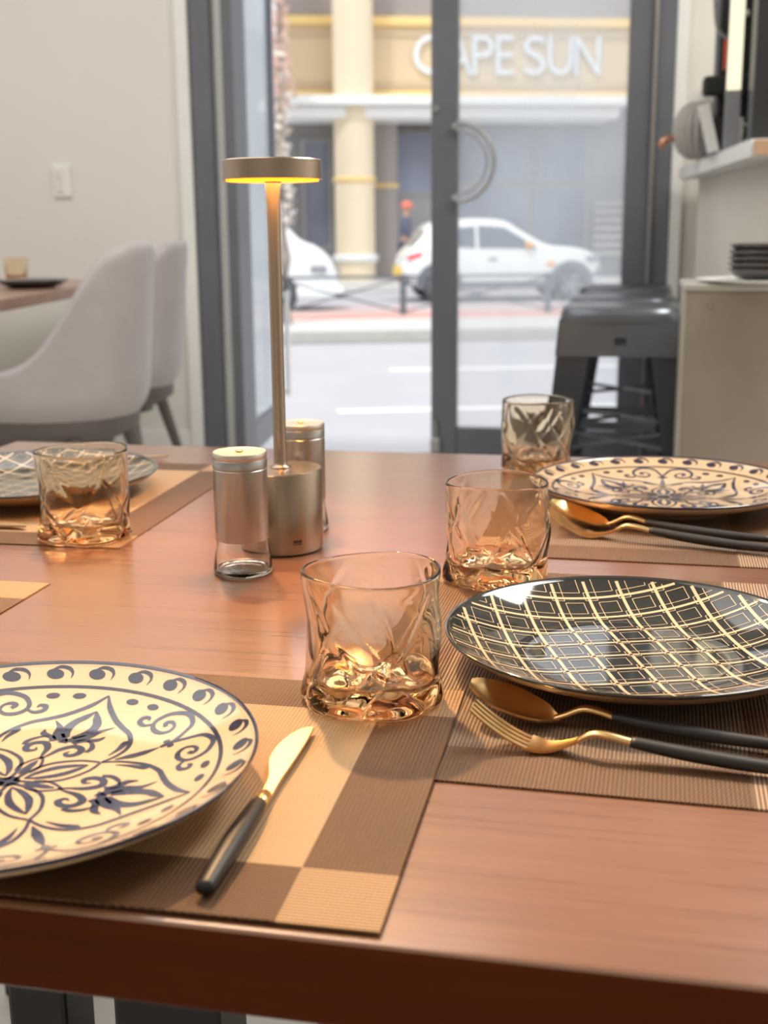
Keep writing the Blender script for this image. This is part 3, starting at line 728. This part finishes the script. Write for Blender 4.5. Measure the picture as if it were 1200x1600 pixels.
ct = thing('service_counter', 'taupe panelled service counter with pale steel top at the right edge', 'counter', (.09, 2.6, PF))
b = BM(); box(b, (0, 0, 0), (1.5, .27, .765), .004); obj('cabinet_body', b, 'counter', ct)
b = BM(); box(b, (-.003, -.004, .765), (1.51, .275, .780), .004); obj('worktop', b, 'counter_top', ct)
b = BM(); cyl(b, (.052, 0, .735), (.052, -.002, .735), .005); obj('screw', b, 'steel', ct)
b = BM(); box(b, (-.004, -.003, 0), (.004, .012, .765), .001); obj('corner_strip', b, 'counter_top', ct)
pz = PF+.780
pl = thing('serving_plate', 'flat white plate on the service counter under the dark bowls', 'plate', (.262, 2.675, pz))
b = BM(); lathe(b, [(0, 0), (.09, 0), (.145, .006), (.147, .009), (.10, .005), (0, .004)], 56); obj('plate_body', b, 'white', pl, smooth=True)
zz = pz+.0055
BL = ['lowest', 'second from the bottom', 'third from the bottom', 'second from the top', 'topmost']
for k in range(5):
    t = thing('dark_bowl', 'shallow dark glazed bowl on the service counter, %s of the stack' % BL[k], 'bowl', (.272+random.uniform(-.002, .002), 2.675, zz+.0125*k), 0, 'stacked dark bowls')
    b = BM(); lathe(b, [(0, 0), (.055, 0), (.078, .006), (.092, .017), (.094, .0225), (.092, .0235), (.088, .021), (.074, .010), (.05, .004), (0, .004)], 56); obj('bowl_body', b, 'dark_bowl', t, smooth=True)

# ================================================================== MAIN TABLE
mt_ = thing('dining_table', 'large polished reddish wood dining table laid with woven mats in the foreground', 'table', (0, 0, 0))
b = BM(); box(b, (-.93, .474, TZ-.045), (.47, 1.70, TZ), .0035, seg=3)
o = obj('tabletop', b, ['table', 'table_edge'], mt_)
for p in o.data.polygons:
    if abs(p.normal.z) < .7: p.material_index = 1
b = BM(); box(b, (-.502, .83, 0), (-.449, .885, TZ-.045), .004); obj('leg', b, 'black', mt_)
b = BM(); box(b, (-.406, .83, 0), (-.313, .90, TZ-.045), .004); obj('leg', b, 'black', mt_)
b = BM(); box(b, (.20, 1.30, 0), (.28, 1.45, TZ-.045), .004); obj('leg', b, 'black', mt_)
b = BM(); box(b, (-.85, 1.40, 0), (-.77, 1.55, TZ-.045), .004); obj('leg', b, 'black', mt_)
bc = thing('dining_chair', 'black cushioned low chair with slim brass legs tucked under the near table', 'chair', (.02, 1.0, 0))
b = BM(); box(b, (-.25, -.22, .37), (.25, .22, .47), .03, seg=3); obj('seat', b, 'black', bc, smooth=True)
for sx in (-.27, .23):
    for sy in (-.17, .17):
        b = BM(); cyl(b, (sx-.01, sy, .40), (sx*1.08-.02, sy*1.1, 0), .009, .007); obj('leg', b, 'gold', bc, smooth=True, sharp=40)
b = BM(); box(b, (.24, -.21, .40), (.28, .21, .685), .018, seg=3); obj('backrest', b, 'black', bc, smooth=True)

# placemats
def placemat(label, c, rz, m='mat_a', z=0):
    b = BM(); nx, ny = 12, 18
    box(b, (-.150, -.225, 0), (.150, .225, .0013), .0004, seg=1)
    o = obj('placemat', b, m, loc=(c[0], c[1], TZ+z), rz=rz)
    return tag(o, label, 'placemat', 'woven placemats on the near table')
m1 = placemat('brown and gold woven placemat at the front left, under the floral plate and knife', (-.330, .6285), rad(90.6), 'mat_a', .0015)
m2 = placemat('brown woven placemat under the black plaid plate on the right', (-.024, .866), rad(-1.2), 'mat_dimmed')
m3 = placemat('brown woven placemat at the far right under the floral plate', (.003, 1.371), rad(-.8), 'mat_dimmed')
m4 = placemat('brown and beige woven placemat at the far left under the plaid plate', (-.659, 1.331), rad(1.6), 'mat_a')
m5 = placemat('woven placemat corner at the left edge between the two left plates', (-.663, .755), rad(0), 'mat_a', .0)

# plates
def zprof(s, R_=1): return .0075+.0205*max(0, (s-.5)/.5)**1.7
def plate_base(t, R_, mats, rimw=.018):
    b = BM()
    top = [(R_*s/30, zprof(s/30)) for s in range(0, 30)]+[(R_*.985, zprof(.985)), (R_*.997, .0287), (R_*1.001, .0275), (R_*.998, .0262)]
    und = [(R_*(1-k*.05), max(.0008, zprof(1-k*.05)-.0040)) for k in range(1, 9)]
    und += [(R_*.57, .0018), (R_*.56, 0), (R_*.53, 0), (R_*.52, .0022), (0, .0022)]
    lathe(b, top+und, 128)
    o = obj('plate_body', b, mats, t, smooth=True)
    for p in o.data.polygons:
        c = p.center; r = math.hypot(c.x, c.y)/R_
        if r > 1-rimw and c.z > .024: p.material_index = 1
        elif p.normal.z < 0 or (c.z < zprof(min(r, 1))-.0015): p.material_index = 2 if len(mats) > 2 else 0
    return o
def ribbon(b, pts, ws, R_, mi=0, n=5, off=.00025, clip=1.0):
    P = catmull([(x, y, 0) for x, y in pts], n) if len(pts) > 2 else [Vector((*pts[0], 0)).lerp(Vector((*pts[1], 0)), k/8) for k in range(9)]
    N = len(P); W = []
    for i in range(N):
        t = i/(N-1)*(len(ws)-1); k = min(int(t), len(ws)-2); W.append(ws[k]+(ws[k+1]-ws[k])*(t-k))
    prev = None
    for i, p in enumerate(P):
        d = (P[min(i+1, N-1)]-P[max(i-1, 0)]); d = d.normalized() if d.length else Vector((1, 0, 0)); s = Vector((-d.y, d.x, 0))*W[i]*.5
        ok = p.length < clip
        row = []
        for q_ in (p+s, p, p-s):
            l = q_.length
            row.append(b.verts.new((q_.x*R_, q_.y*R_, zprof(min(l, 1))+off)))
        if prev and ok:
            for k in range(2): b.faces.new((prev[k], prev[k+1], row[k+1], row[k]))
        prev = row if ok else None
def dot(b, x, y, rx, ry, a_, R_, off=.00025):
    c, s = cos(a_), sin(a_)
    cv = b.verts.new((x*R_, y*R_, zprof(math.hypot(x, y))+off)); vs = []
    for k in range(20):
        u, v_ = rx*cos(2*pi*k/20), ry*sin(2*pi*k/20); X_, Y_ = x+u*c-v_*s, y+u*s+v_*c
        vs.append(b.verts.new((X_*R_, Y_*R_, zprof(min(1, math.hypot(X_, Y_)))+off)))
    for k in range(20): b.faces.new((cv, vs[k], vs[(k+1) % 20]))
def pol(r, a): return (r*cos(rad(a)), r*sin(rad(a)))
def spiral(cx, cy, r0, r1, a0, a1, n=14):
    return [(cx+(r0+(r1-r0)*k/n)*cos(rad(a0+(a1-a0)*k/n)), cy+(r0+(r1-r0)*k/n)*sin(rad(a0+(a1-a0)*k/n))) for k in range(n+1)]
def floral_plate(label, c, R_, rz, z):
    t = thing('floral_plate', label, 'plate', (c[0], c[1], TZ+z), rz, 'cream plates with blue floral pattern')
    plate_base(t, R_, ['cream', 'navy', 'cream'], .014)
    A = BM(); B = BM()
    ribbon(A, [pol(.845, a_) for a_ in range(0, 361, 5)], [.018, .018], R_, n=3)
    for k in range(29):
        a_ = 360*k/29+3; x, y = pol(.925, a_)
        dot(A, x, y, .043, .030, rad(a_+72), R_)
        ribbon(A, [pol(.950, a_+1.2), pol(.967, a_-1.0), pol(.958, a_-3.6), pol(.930, a_-5.0), pol(.895, a_-4.9)], [.004, .018, .020, .012, .001], R_)
    for qd in range(4):
        q0 = 90*qd
        def T(pts): # rotate quadrant
            return [(x*cos(rad(q0))-y*sin(rad(q0)), x*sin(rad(q0))+y*cos(rad(q0))) for x, y in pts]
        def rb(Bm, pts, ws, n=5): ribbon(Bm, T(pts), ws, R_, n=n)
        # petal: double outline, leaf with an eye
        for s in (1, -1):
            rb(B, [(.02, 0), (.09, s*.055), (.19, s*.088), (.30, s*.060), (.37, s*.004)], [.016, .018, .018, .016, .014])
            rb(B, [(.06, 0), (.12, s*.026), (.20, s*.036), (.27, s*.020), (.32, 0)], [.006, .026, .034, .026, .006])
            # arch half from the notch to the pointed peak
            ar = [(.375, 0), (.455, 4.5), (.535, 11.5), (.59, 20), (.615, 27), (.645, 33), (.69, 38.2), (.735, 41.8), (.80, 45)]
            rb(B, [pol(r, s*a_) for r, a_ in ar], [.013, .017, .022, .024, .026, .026, .026, .008])
            # outer curved leaves beyond the notch
            rb(B, [pol(.42, s*7), pol(.48, s*11), pol(.535, s*15), pol(.56, s*13.5)], [.003, .022, .036, .010])
            # scroll pair
            P1 = [pol(.68, 0), pol(.735, s*2), pol(.80, s*5), pol(.825, s*11), pol(.79, s*16.5), pol(.735, s*18.5)]
            rb(B, P1+[pol(.695, s*17.5), pol(.672, s*14), pol(.678, s*10), pol(.71, s*8.2), pol(.742, s*9.5), pol(.752, s*12.3), pol(.735, s*14), pol(.717, s*12.2)], [.020, .020, .026, .024, .020, .026, .020, .014, .024, .022], n=5)
            rb(B, [pol(.70, s*17.8), pol(.672, s*20.5), pol(.682, s*24), pol(.712, s*24.6), pol(.722, s*22.6), pol(.708, s*21.4)], [.010, .020, .026, .026, .020, .006])
            dot(B, *T([pol(.665, s*2.2)])[0], .016, .012, 0, R_)
            # pairs of dots either side of the peak
            for da in (35, 26): 
                x, y = pol(.785, s*da); x, y = T([(x, y)])[0]; dot(A, x, y, .032, .019, math.atan2(y, x)+rad(90), R_)
            # scrolls and tulip inside the arch (peak axis at 45 deg), built along local axis e
            e = 45
            def L_(u, v_): # u along the peak axis, v across
                return (u*cos(rad(e))-s*v_*sin(rad(e)), u*sin(rad(e))+s*v_*cos(rad(e)))
            rb(B, [L_(.22, .0), L_(.27, .015), L_(.33, .03), L_(.375, .07), L_(.36, .115), L_(.315, .125), L_(.285, .10), L_(.30, .072), L_(.325, .082)], [.004, .016, .030, .034, .032, .032, .030, .018, .004])
            rb(B, [L_(.335, .15), L_(.375, .155), L_(.42, .13), L_(.445, .09)], [.022, .026, .020, .002])
            rb(B, [L_(.40, .05), L_(.435, .075), L_(.46, .13), L_(.50, .15)], [.030, .030, .034, .004])
            # tulip
            rb(B, [L_(.42, .0), L_(.445, .045), L_(.49, .075), L_(.54, .10), L_(.585, .150)], [.030, .055, .050, .028, .001])
            rb(B, [L_(.45, .015), L_(.52, .055), L_(.59, .055), L_(.64, .028), L_(.69, .0)], [.030, .050, .042, .036, .003])
        rb(B, [(.43, 0), (.50, 0), (.56, 0), (.625, 0)], [.004, .042, .036, .002])
        rb(B, [(.645, 0), (.68, 0)], [.022, .030]); dot(B, *T([(.642, 0)])[0], .018, .012, 0, R_)
        rb(B, [pol(.395, 45), pol(.43, 45)], [.05, .012])
        # small buds in the centre
        rb(B, [pol(.07, 45), pol(.12, 45), pol(.17, 45), pol(.21, 45)], [.006, .035, .030, .003])
        for s in (1, -1): rb(B, [pol(.10, 45+s*20), pol(.15, 45+s*17), pol(.20, 45+s*8), pol(.245, 45)], [.008, .013, .014, .010])
    dot(B, 0, 0, .045, .045, 0, R_)
    o = obj('painted_border', A, 'navy', t); o2 = obj('painted_flowers', B, 'navy2', t)
    return t
def plaid_plate(label, c, R_, rz, z):
    t = thing('plaid_plate', label, 'plate', (c[0], c[1], TZ+z), rz, 'black plates with cream plaid lines')
    plate_base(t, R_, ['black_glaze', 'black_glaze', 'under_glaze'], .01)
    A = BM(); p = .0275/R_; N = int(1.1/p)+1
    def seg(u0, v0, u1, v1, w_):
        # straight piece in lattice units, cut at the rim
        k = max(2, int(max(abs(u1-u0), abs(v1-v0))*10)); pts = [((u0+(u1-u0)*i/k)*p, (v0+(v1-v0)*i/k)*p) for i in range(k+1)]
        run = []
        for q_ in pts+[(9, 9)]:
            if math.hypot(*q_) < .975: run.append(q_)
            else:
                if len(run) > 1: ribbon(A, run if len(run) > 2 else run, [w_, w_], R_, n=1)
                run = []
    for i in range(-N, N+1):
        seg(i, -N, i, N, .019); seg(-N, i, N, i, .019)
    th = .0042; a_, c_ = .24, .78
    for i in range(-N, N+1):
        for j in range(-N, N+1):
            if math.hypot((i+.5)*p, (j+.5)*p) > 1.15: continue
            seg(i+a_, j+a_, i+c_, j+a_, th); seg(i+a_, j+c_, i+c_, j+c_, th); seg(i+a_, j+a_, i+a_, j+c_, th); seg(i+c_, j+a_, i+c_, j+c_, th)
            # smaller square round each crossing
            d0, d1 = -.12, a_
            seg(i+d0, j+d0, i+d1, j+d0, th); seg(i+d0, j+d1, i+d1, j+d1, th); seg(i+d0, j+d0, i+d0, j+d1, th); seg(i+d1, j+d0, i+d1, j+d1, th)
    obj('plaid_lines', A, 'cream_line', t)
    return t
MZ = .0014
floral_plate('large cream plate with blue flowers and blue rim, cut off at the front left', (-.336, .577), .140, rad(39.5), MZ+.0015)
plaid_plate('large black plate with cream plaid lines at the right beside the spoon and fork', (.004, .857), .135, rad(18.5), MZ)
floral_plate('cream plate with blue flowers at the far right in front of the counter', (.036, 1.408), .150, rad(0), MZ)
plaid_plate('black plate with cream plaid lines at the far left behind the amber glass', (-.716, 1.339), .152, rad(-12), MZ)

# tumblers
def tumbler(label, c, rz, seed, R_=.0455, H=.0905, amp=1.0, contents=None):
    t = thing('glass_tumbler', label, 'glass', (c[0], c[1], c[2]), rz, 'crumpled amber tumblers')
    rnd = random.Random(seed); ph = [rnd.uniform(0, 6.28) for _ in range(8)]
    n = 144; nz = 46
    def ridge(x, p=1.0): return 1-abs(sin(x))**p
    def dent(a_, h):
        env = min(1, max(0, (.97-h)/.32))**1.1
        low = max(0, 1-h/.28)
        w = .042*sin(2*a_+3.2*h+ph[0])+.030*sin(3*a_-4.2*h+ph[1])
        folds = -.085*ridge(1.5*a_+2.6*h+ph[3])**4-.055*ridge(2.5*a_-3.4*h+ph[4])**5+.020*sin(5*a_+7*h+ph[2])*sin(pi*min(1, h*1.3))
        waist = -.055*math.exp(-((h-.30)/.16)**2)*(.6+.4*sin(a_+ph[6]))
        foot = .050*low-.06*low*ridge(2.5*a_+ph[4])
        return amp*env*(w+folds)+waist*amp+foot+.010*sin(2*a_+ph[5])
    def dent_in(a_, h):
        env = min(1, max(0, (.97-h)/.32))**1.1
        return amp*env*(.034*sin(2*a_+3.2*h+ph[0])+.022*sin(3*a_-4.2*h+ph[1])-.03*ridge(2*a_+3*h+ph[7])**3)-.045*math.exp(-((h-.30)/.2)**2)*amp+.010*sin(2*a_+ph[5])
    b = BM(); rows = []
    for j in range(nz+1):
        h = j/nz; z = .0+H*h
        rr = 1-.10*max(0, 1-h/.06)**2
        rows.append([(R_*rr*(1+dent(2*pi*k/n, h))*cos(2*pi*k/n), R_*rr*(1+dent(2*pi*k/n, h))*sin(2*pi*k/n), z+(.0012*sin(2*2*pi*k/n+ph[6]) if h > .9 else 0)) for k in range(n)])
    wt = .0020
    top_ = rows[-1]
    for q_ in (20, 50, 90, 130, 160):
        rows.append([(x*(1-wt/2*(1-cos(rad(q_)))/math.hypot(x, y)), y*(1-wt/2*(1-cos(rad(q_)))/math.hypot(x, y)), z+.0010*sin(rad(q_))) for x, y, z in top_])
    zf = .015
    for j in range(nz, 3, -1):
        h = j/nz; z = H*h
        if z < zf+.004: break
        hh = (z-zf)/(H-zf); wth = wt+.0022*(1-hh)**1.5; row = []
        for k in range(n):
            a_ = 2*pi*k/n; r = min(R_*(1+dent(a_, h))-wth, R_*(1+dent_in(a_, h))-wt)-.004*max(0, 1-hh*8)**2
            row.append((r*cos(a_), r*sin(a_), z+(.0012*sin(2*a_+ph[6]) if h > .9 else 0)))
        rows.append(row)
    lr = rows[-1]
    for s in (.82, .6, .38, .18):
        rows.append([(x*s, y*s, zf+(.0032*sin(3*2*pi*k/n+ph[7])+.0026*sin(5*2*pi*k/n+ph[2]))*s*1.3+.003*(1-s)+.0015*cos(s*9)) for k, (x, y, z) in enumerate(lr)])
    V = grid_mesh(b, rows, closed=True)
    c0 = b.verts.new((0, 0, zf+.005))
    for k in range(n): b.faces.new((V[-1][k], V[-1][(k+1) % n], c0))
    # bottom
    bot = [V[0]]
    for s, dz in ((.8, .0), (.6, .0025), (.3, .0035)):
        bot.append([b.verts.new((v.co.x*s, v.co.y*s, dz)) for v in V[0]])
    for A_, B_ in zip(bot, bot[1:]):
        for k in range(n): b.faces.new((A_[k], B_[k], B_[(k+1) % n], A_[(k+1) % n]))
    c1 = b.verts.new((0, 0, .0035))
    for k in range(n): b.faces.new((bot[-1][k], c1, bot[-1][(k+1) % n]))
    o = obj('glass_body', b, 'amber', t, smooth=True)
    return t
tumbler('large amber crumpled glass tumbler in the front centre above the knife tip', (-.1655, .752, TZ+MZ+.0016), rad(0), 3)
tumbler('amber crumpled glass tumbler on the mat corner behind the black plaid plate', (-.118, 1.062, TZ+MZ), rad(40), 8, amp=.9)
tumbler('amber glass tumbler farthest back, in front of the metal stools', (-.125, 1.595, TZ), rad(90), 13, .047, .093)
tumbler('amber glass tumbler on the far left mat, glowing yellow at its base', (-.555, 1.145, TZ+MZ), rad(150), 21, .047, .092, amp=.7)

# shakers
def shaker(label, c, rz=0):
    t = thing('spice_grinder', label, 'shaker', c, rz, 'steel and glass shakers by the lamp')
    b = BM()
    lathe(b, [(0, .0012), (.018, .0010), (.0240, 0), (.0262, 0), (.0275, .0015), (.0278, .004), (.0268, .010), (.0245, .028), (.0232, .038), (.0232, .060), (.0212, .060), (.0212, .038), (.0226, .028), (.0256, .010), (.0250, .0045), (.012, .0032), (0, .0028)], 64)
    obj('glass_jar', b, 'clear', t, smooth=True, sharp=50)
    b = BM(); lathe(b, [(.0238, .0325), (.0248, .0325), (.0249, .034), (.0249, .0985), (.0244, .0990), (.0244, .0998), (.0250, .1003), (.0250, .1075), (.0246, .108), (.0238, .108)], 72); obj('metal_sleeve', b, 'steel', t, smooth=True, sharp=40)
    b = BM(); lathe(b, [(.0240, .1075), (.0250, .1090), (.0250, .1128), (.0240, .1142), (.020, .1135), (0, .1135)], 72); obj('lid', b, 'steel_lid', t, smooth=True, sharp=40)
    b = BM(); lathe(b, [(.0035, .1135), (.0035, .1150), (.002, .1158), (0, .116)], 20); obj('centre_screw', b, 'gold', t, smooth=True)
    return t
shaker('steel topped glass shaker in front of the lamp base on the left', (-.3535, 1.052, TZ))
shaker('steel topped glass shaker behind the lamp base on the right', (-.3440, 1.228, TZ), rad(30))

# table lamp
LX, LY = -.3425, 1.145
lp = thing('table_lamp', 'tall slim brushed metal table lamp with a flat disc head glowing yellow underneath', 'lamp', (LX, LY, TZ))
b = BM(); lathe(b, [(0, .0015), (.040, .0015), (.0400, .003), (.0412, .0035), (.0412, .0800), (.0398, .0818), (.012, .0818), (.0, .0818)], 96); obj('base', b, 'bronze', lp, smooth=True, sharp=40)
b = BM(); lathe(b, [(.0105, .0815), (.0105, .0835), (.0070, .0842), (.0064, .088), (.0062, .20), (.0062, .30), (.0064, .335), (.0072, .352), (.0085, .3565)], 40); obj('stem', b, 'bronze', lp, smooth=True)
b = BM(); lathe(b, [(.0455, .3575), (.0466, .3575), (.0466, .3745), (.0455, .3758), (0, .3758)], 96); lathe(b, [(.0455, .3575), (.0445, .3600), (0, .3600)], 96); obj('lamp_head', b, 'bronze', lp, smooth=True, sharp=40)
b = BM(); lathe(b, [(.0440, .3598), (.0435, .3560), (.036, .3556), (.0095, .3556)], 96); obj('light_ring', b, 'lamp_glow', lp, smooth=True, sharp=40)
l = bpy.data.lights.new('lamp_light', 'AREA'); l.shape = 'DISK'; l.size = .08; l.energy = 2.0; l.color = (1, .42, .07)
o = bpy.data.objects.new('lamp_light', l); COL.objects.link(o); o.parent = lp; o.location = (0, 0, .3545)
b = BM()
for k in range(5): box(b, (-.0045+k*.0018, -.0416, .0135), (-.0033+k*.0018, -.0409, .0165))
box(b, (-.0050, -.0414, .0118), (.0046, -.0408, .0126)); o = obj('engraved_mark', b, 'black', lp); o.rotation_euler = (0, 0, rad(38))

# ------------------------------------------------------------------ cutlery
def cpath(dist, z):  # helper along local +X
    return [Vector((d_, 0, h_)) for d_, h_ in zip(dist, z)]
def spoon(label, tip, end, roll=0):
    tip = Vector(tip); end = Vector(end); d = end-tip; a_ = math.atan2(d.y, d.x)
    t = thing('spoon', label, 'spoon', tip, a_)
    b = BM(); rows = []; L1 = .060; W = .0205
    for i in range(29):
        u = i/28; x = L1*u; hw = W*math.sin(pi*min(1, u**.88*.97+.015))**.58
        if u > .84: hw = max(hw*(1-(u-.84)/.16*.70), .0034)
        rim_z = .024-.0175*min(1, u*1.05)**.9
        depth = min(.0085*sin(pi*min(1, u*.92+.03))**.8, rim_z-.0018)
        rows.append([Vector((x, v_*hw, rim_z-depth*(1-v_*v_))) for v_ in [-1+2*k/14 for k in range(15)]])
    low = [[Vector((v.x, v.y, v.z-.0013)) for v in reversed(r)] for r in rows]
    V = grid_mesh(b, [r+l for r, l in zip(rows, low)], closed=True); b.faces.new(V[0]); b.faces.new(V[-1][::-1])
    obj('bowl', b, 'gold', t, smooth=True, sharp=60)
    b = BM(); pts = catmull([(.056, 0, .0055), (.063, 0, .0085), (.074, 0, .0140), (.084, 0, .0135), (.094, 0, .0110)], 5)
    tube(b, pts, [.0030+.0010*min(1, i/10) for i in range(len(pts))], 12, 1.0, .55); obj('neck', b, 'gold', t, smooth=True)
    b = BM(); pts = catmull([(.092, 0, .0112), (.12, 0, .0085), (.16, 0, .0066), (.205, 0, .0062)], 6)
    tube(b, pts, [.0038+.0014*sin(pi*min(1, i/len(pts)*1.05)) for i in range(len(pts))], 14, 1.05, .8); obj('handle', b, 'black_handle', t, smooth=True)
    return t
def fork(label, tip, end):
    tip = Vector(tip); end = Vector(end); d = end-tip; a_ = math.atan2(d.y, d.x)
    t = thing('fork', label, 'fork', tip, a_)
    def zc(x): u = x/.045; return .0022+.022*abs(1-u)**1.7 if u < 1 else .0022+.012*min(1, (u-1)/.62)**1.6
    b = BM(); W = .0105
    for k in range(4):
        yc = -W+.0026+k*(2*W-.0052)/3
        rows = []
        for i in range(15):
            x = .036*i/14; hw = .0011+.0006*min(1, i/6); z = zc(x)
            rows.append([Vector((x, yc-hw, z)), Vector((x, yc+hw, z)), Vector((x, yc+hw, z-.0014)), Vector((x, yc-hw, z-.0014))])
        V = grid_mesh(b, rows, closed=True); b.faces.new(V[0]); b.faces.new(V[-1][::-1])
    rows = []
    for i in range(17):
        u = i/16; x = .0355+.032*u; hw = W if u < .12 else W*(1-.70*((u-.12)/.88)**.8); z = zc(x)
        rows.append([Vector((x, -hw, z+.0006)), Vector((x, -hw*.5, z)), Vector((x, hw*.5, z)), Vector((x, hw, z+.0006)), Vector((x, hw, z-.0010)), Vector((x, hw*.5, z-.0016)), Vector((x, -hw*.5, z-.0016)), Vector((x, -hw, z-.0010))])
    V = grid_mesh(b, rows, closed=True); b.faces.new(V[0]); b.faces.new(V[-1][::-1])
    obj('tines', b, 'gold', t, smooth=True, sharp=45)
    b = BM(); pts = catmull([(.065, 0, zc(.065)-.0006), (.073, 0, .0138), (.083, 0, .0140), (.098, 0, .0115)], 5)
    tube(b, pts, [.0031+.0008*min(1, i/10) for i in range(len(pts))], 12, 1.0, .55); obj('neck', b, 'gold', t, smooth=True)
    b = BM(); pts = catmull([(.096, 0, .0117), (.125, 0, .0088), (.165, 0, .0066), (.208, 0, .0062)], 6)
    tube(b, pts, [.0040+.0014*sin(pi*min(1, i/len(pts)*1.05)) for i in range(len(pts))], 14, 1.05, .8); obj('handle', b, 'black_handle', t, smooth=True)
    return t
def knife(label, tip, end, z=0):
    tip = Vector(tip); end = Vector(end); d = end-tip; a_ = math.atan2(d.y, d.x)
    t = thing('table_knife', label, 'knife', tip, a_)
    b = BM()
    # blade outline, belly on one side, seen from above
    up = [(0, .0030), (.010, .0036), (.030, .0040), (.055, .0036), (.075, .0030), (.098, .0034)]
    dn = [(.004, -.0035), (.016, -.0085), (.034, -.0115), (.052, -.0105), (.068, -.0060), (.080, -.0035), (.098, -.0034)]
    U_ = [(p.x, p.y) for p in catmull([(*p, 0) for p in up], 5)]; D_ = [(p.x, p.y) for p in catmull([(*p, 0) for p in dn], 5)]
    prism(b, U_+D_[::-1], .0030, .0050); obj('blade', b, 'pale_gold', t)
    b = BM(); pts = [(.096, 0, .0050), (.103, 0, .0052), (.112, 0, .0055)]; tube(b, pts, [.0034, .0040, .0044], 14, 1, .8); obj('collar', b, 'gold', t, smooth=True)
    b = BM(); pts = catmull([(.110, 0, .0058), (.14, 0, .0062), (.17, 0, .0060), (.198, 0, .0052)], 6)
    tube(b, pts, [.0044+.0016*sin(pi*min(1, i/len(pts)*1.15)) for i in range(len(pts))], 16, 1.05, .85); obj('handle', b, 'black_handle', t, smooth=True)
    return t
z1 = TZ+MZ
knife('gold bladed table knife with black handle beside the front floral plate', (-.1925, .690, z1+.0016), (-.1900, .488, z1+.0016))
spoon('gold spoon with black handle in front of the black plaid plate', (-.098, .7420, z1), (.105, .712, z1))
fork('gold fork with black handle next to the front spoon, nearest the table edge', (-.0905, .7010, z1), (.113, .677, z1))
spoon('gold spoon with black handle close under the far right floral plate', (-.085, 1.284, z1), (.115, 1.232, z1)).scale = (1.12, 1.12, 1.12)
fork('gold fork with black handle in front of the far right spoon', (-.085, 1.246, z1), (.115, 1.194, z1)).scale = (1.12, 1.12, 1.12)
knife('dark gold knife tip pointing out behind the far left plaid plate', (-.640, 1.592, TZ+.0003), (-.81, 1.50, z1))
knife('gold knife blade lying under the near rim of the far left plaid plate', (-.632, 1.166, z1), (-.83, 1.160, z1))

# things on the neighbour table
NZ = PF+.72
t = thing('dinner_plate', 'dark plate with pale patterned face on the left neighbouring table', 'plate', (-1.935, 3.72, NZ))
b = BM(); lathe(b, [(R_*.118, z_) for R_, z_ in ((0, .006), (.5, .006), (.8, .015), (1, .028), (1.01, .026), (.8, .010), (.55, .0), (0, .0))], 64); o = obj('plate_body', b, ['black_glaze'], t, smooth=True)
b = BM(); 
for k in range(40):
    a_ = 2*pi*k/40; cyl(b, (.104*cos(a_), .104*sin(a_), .0235), (.104*cos(a_), .104*sin(a_), .0245), .005, n=10)
obj('rim_dots', b, 'white', t)
tumbler('amber tumbler on the left neighbouring table above the dark plate', (-2.27, 4.25, NZ), 0, 5, .042, .085)
spoon('gold spoon on the left neighbouring table beside the dark plate', (-1.96, 3.54, NZ), (-2.17, 3.55, NZ))
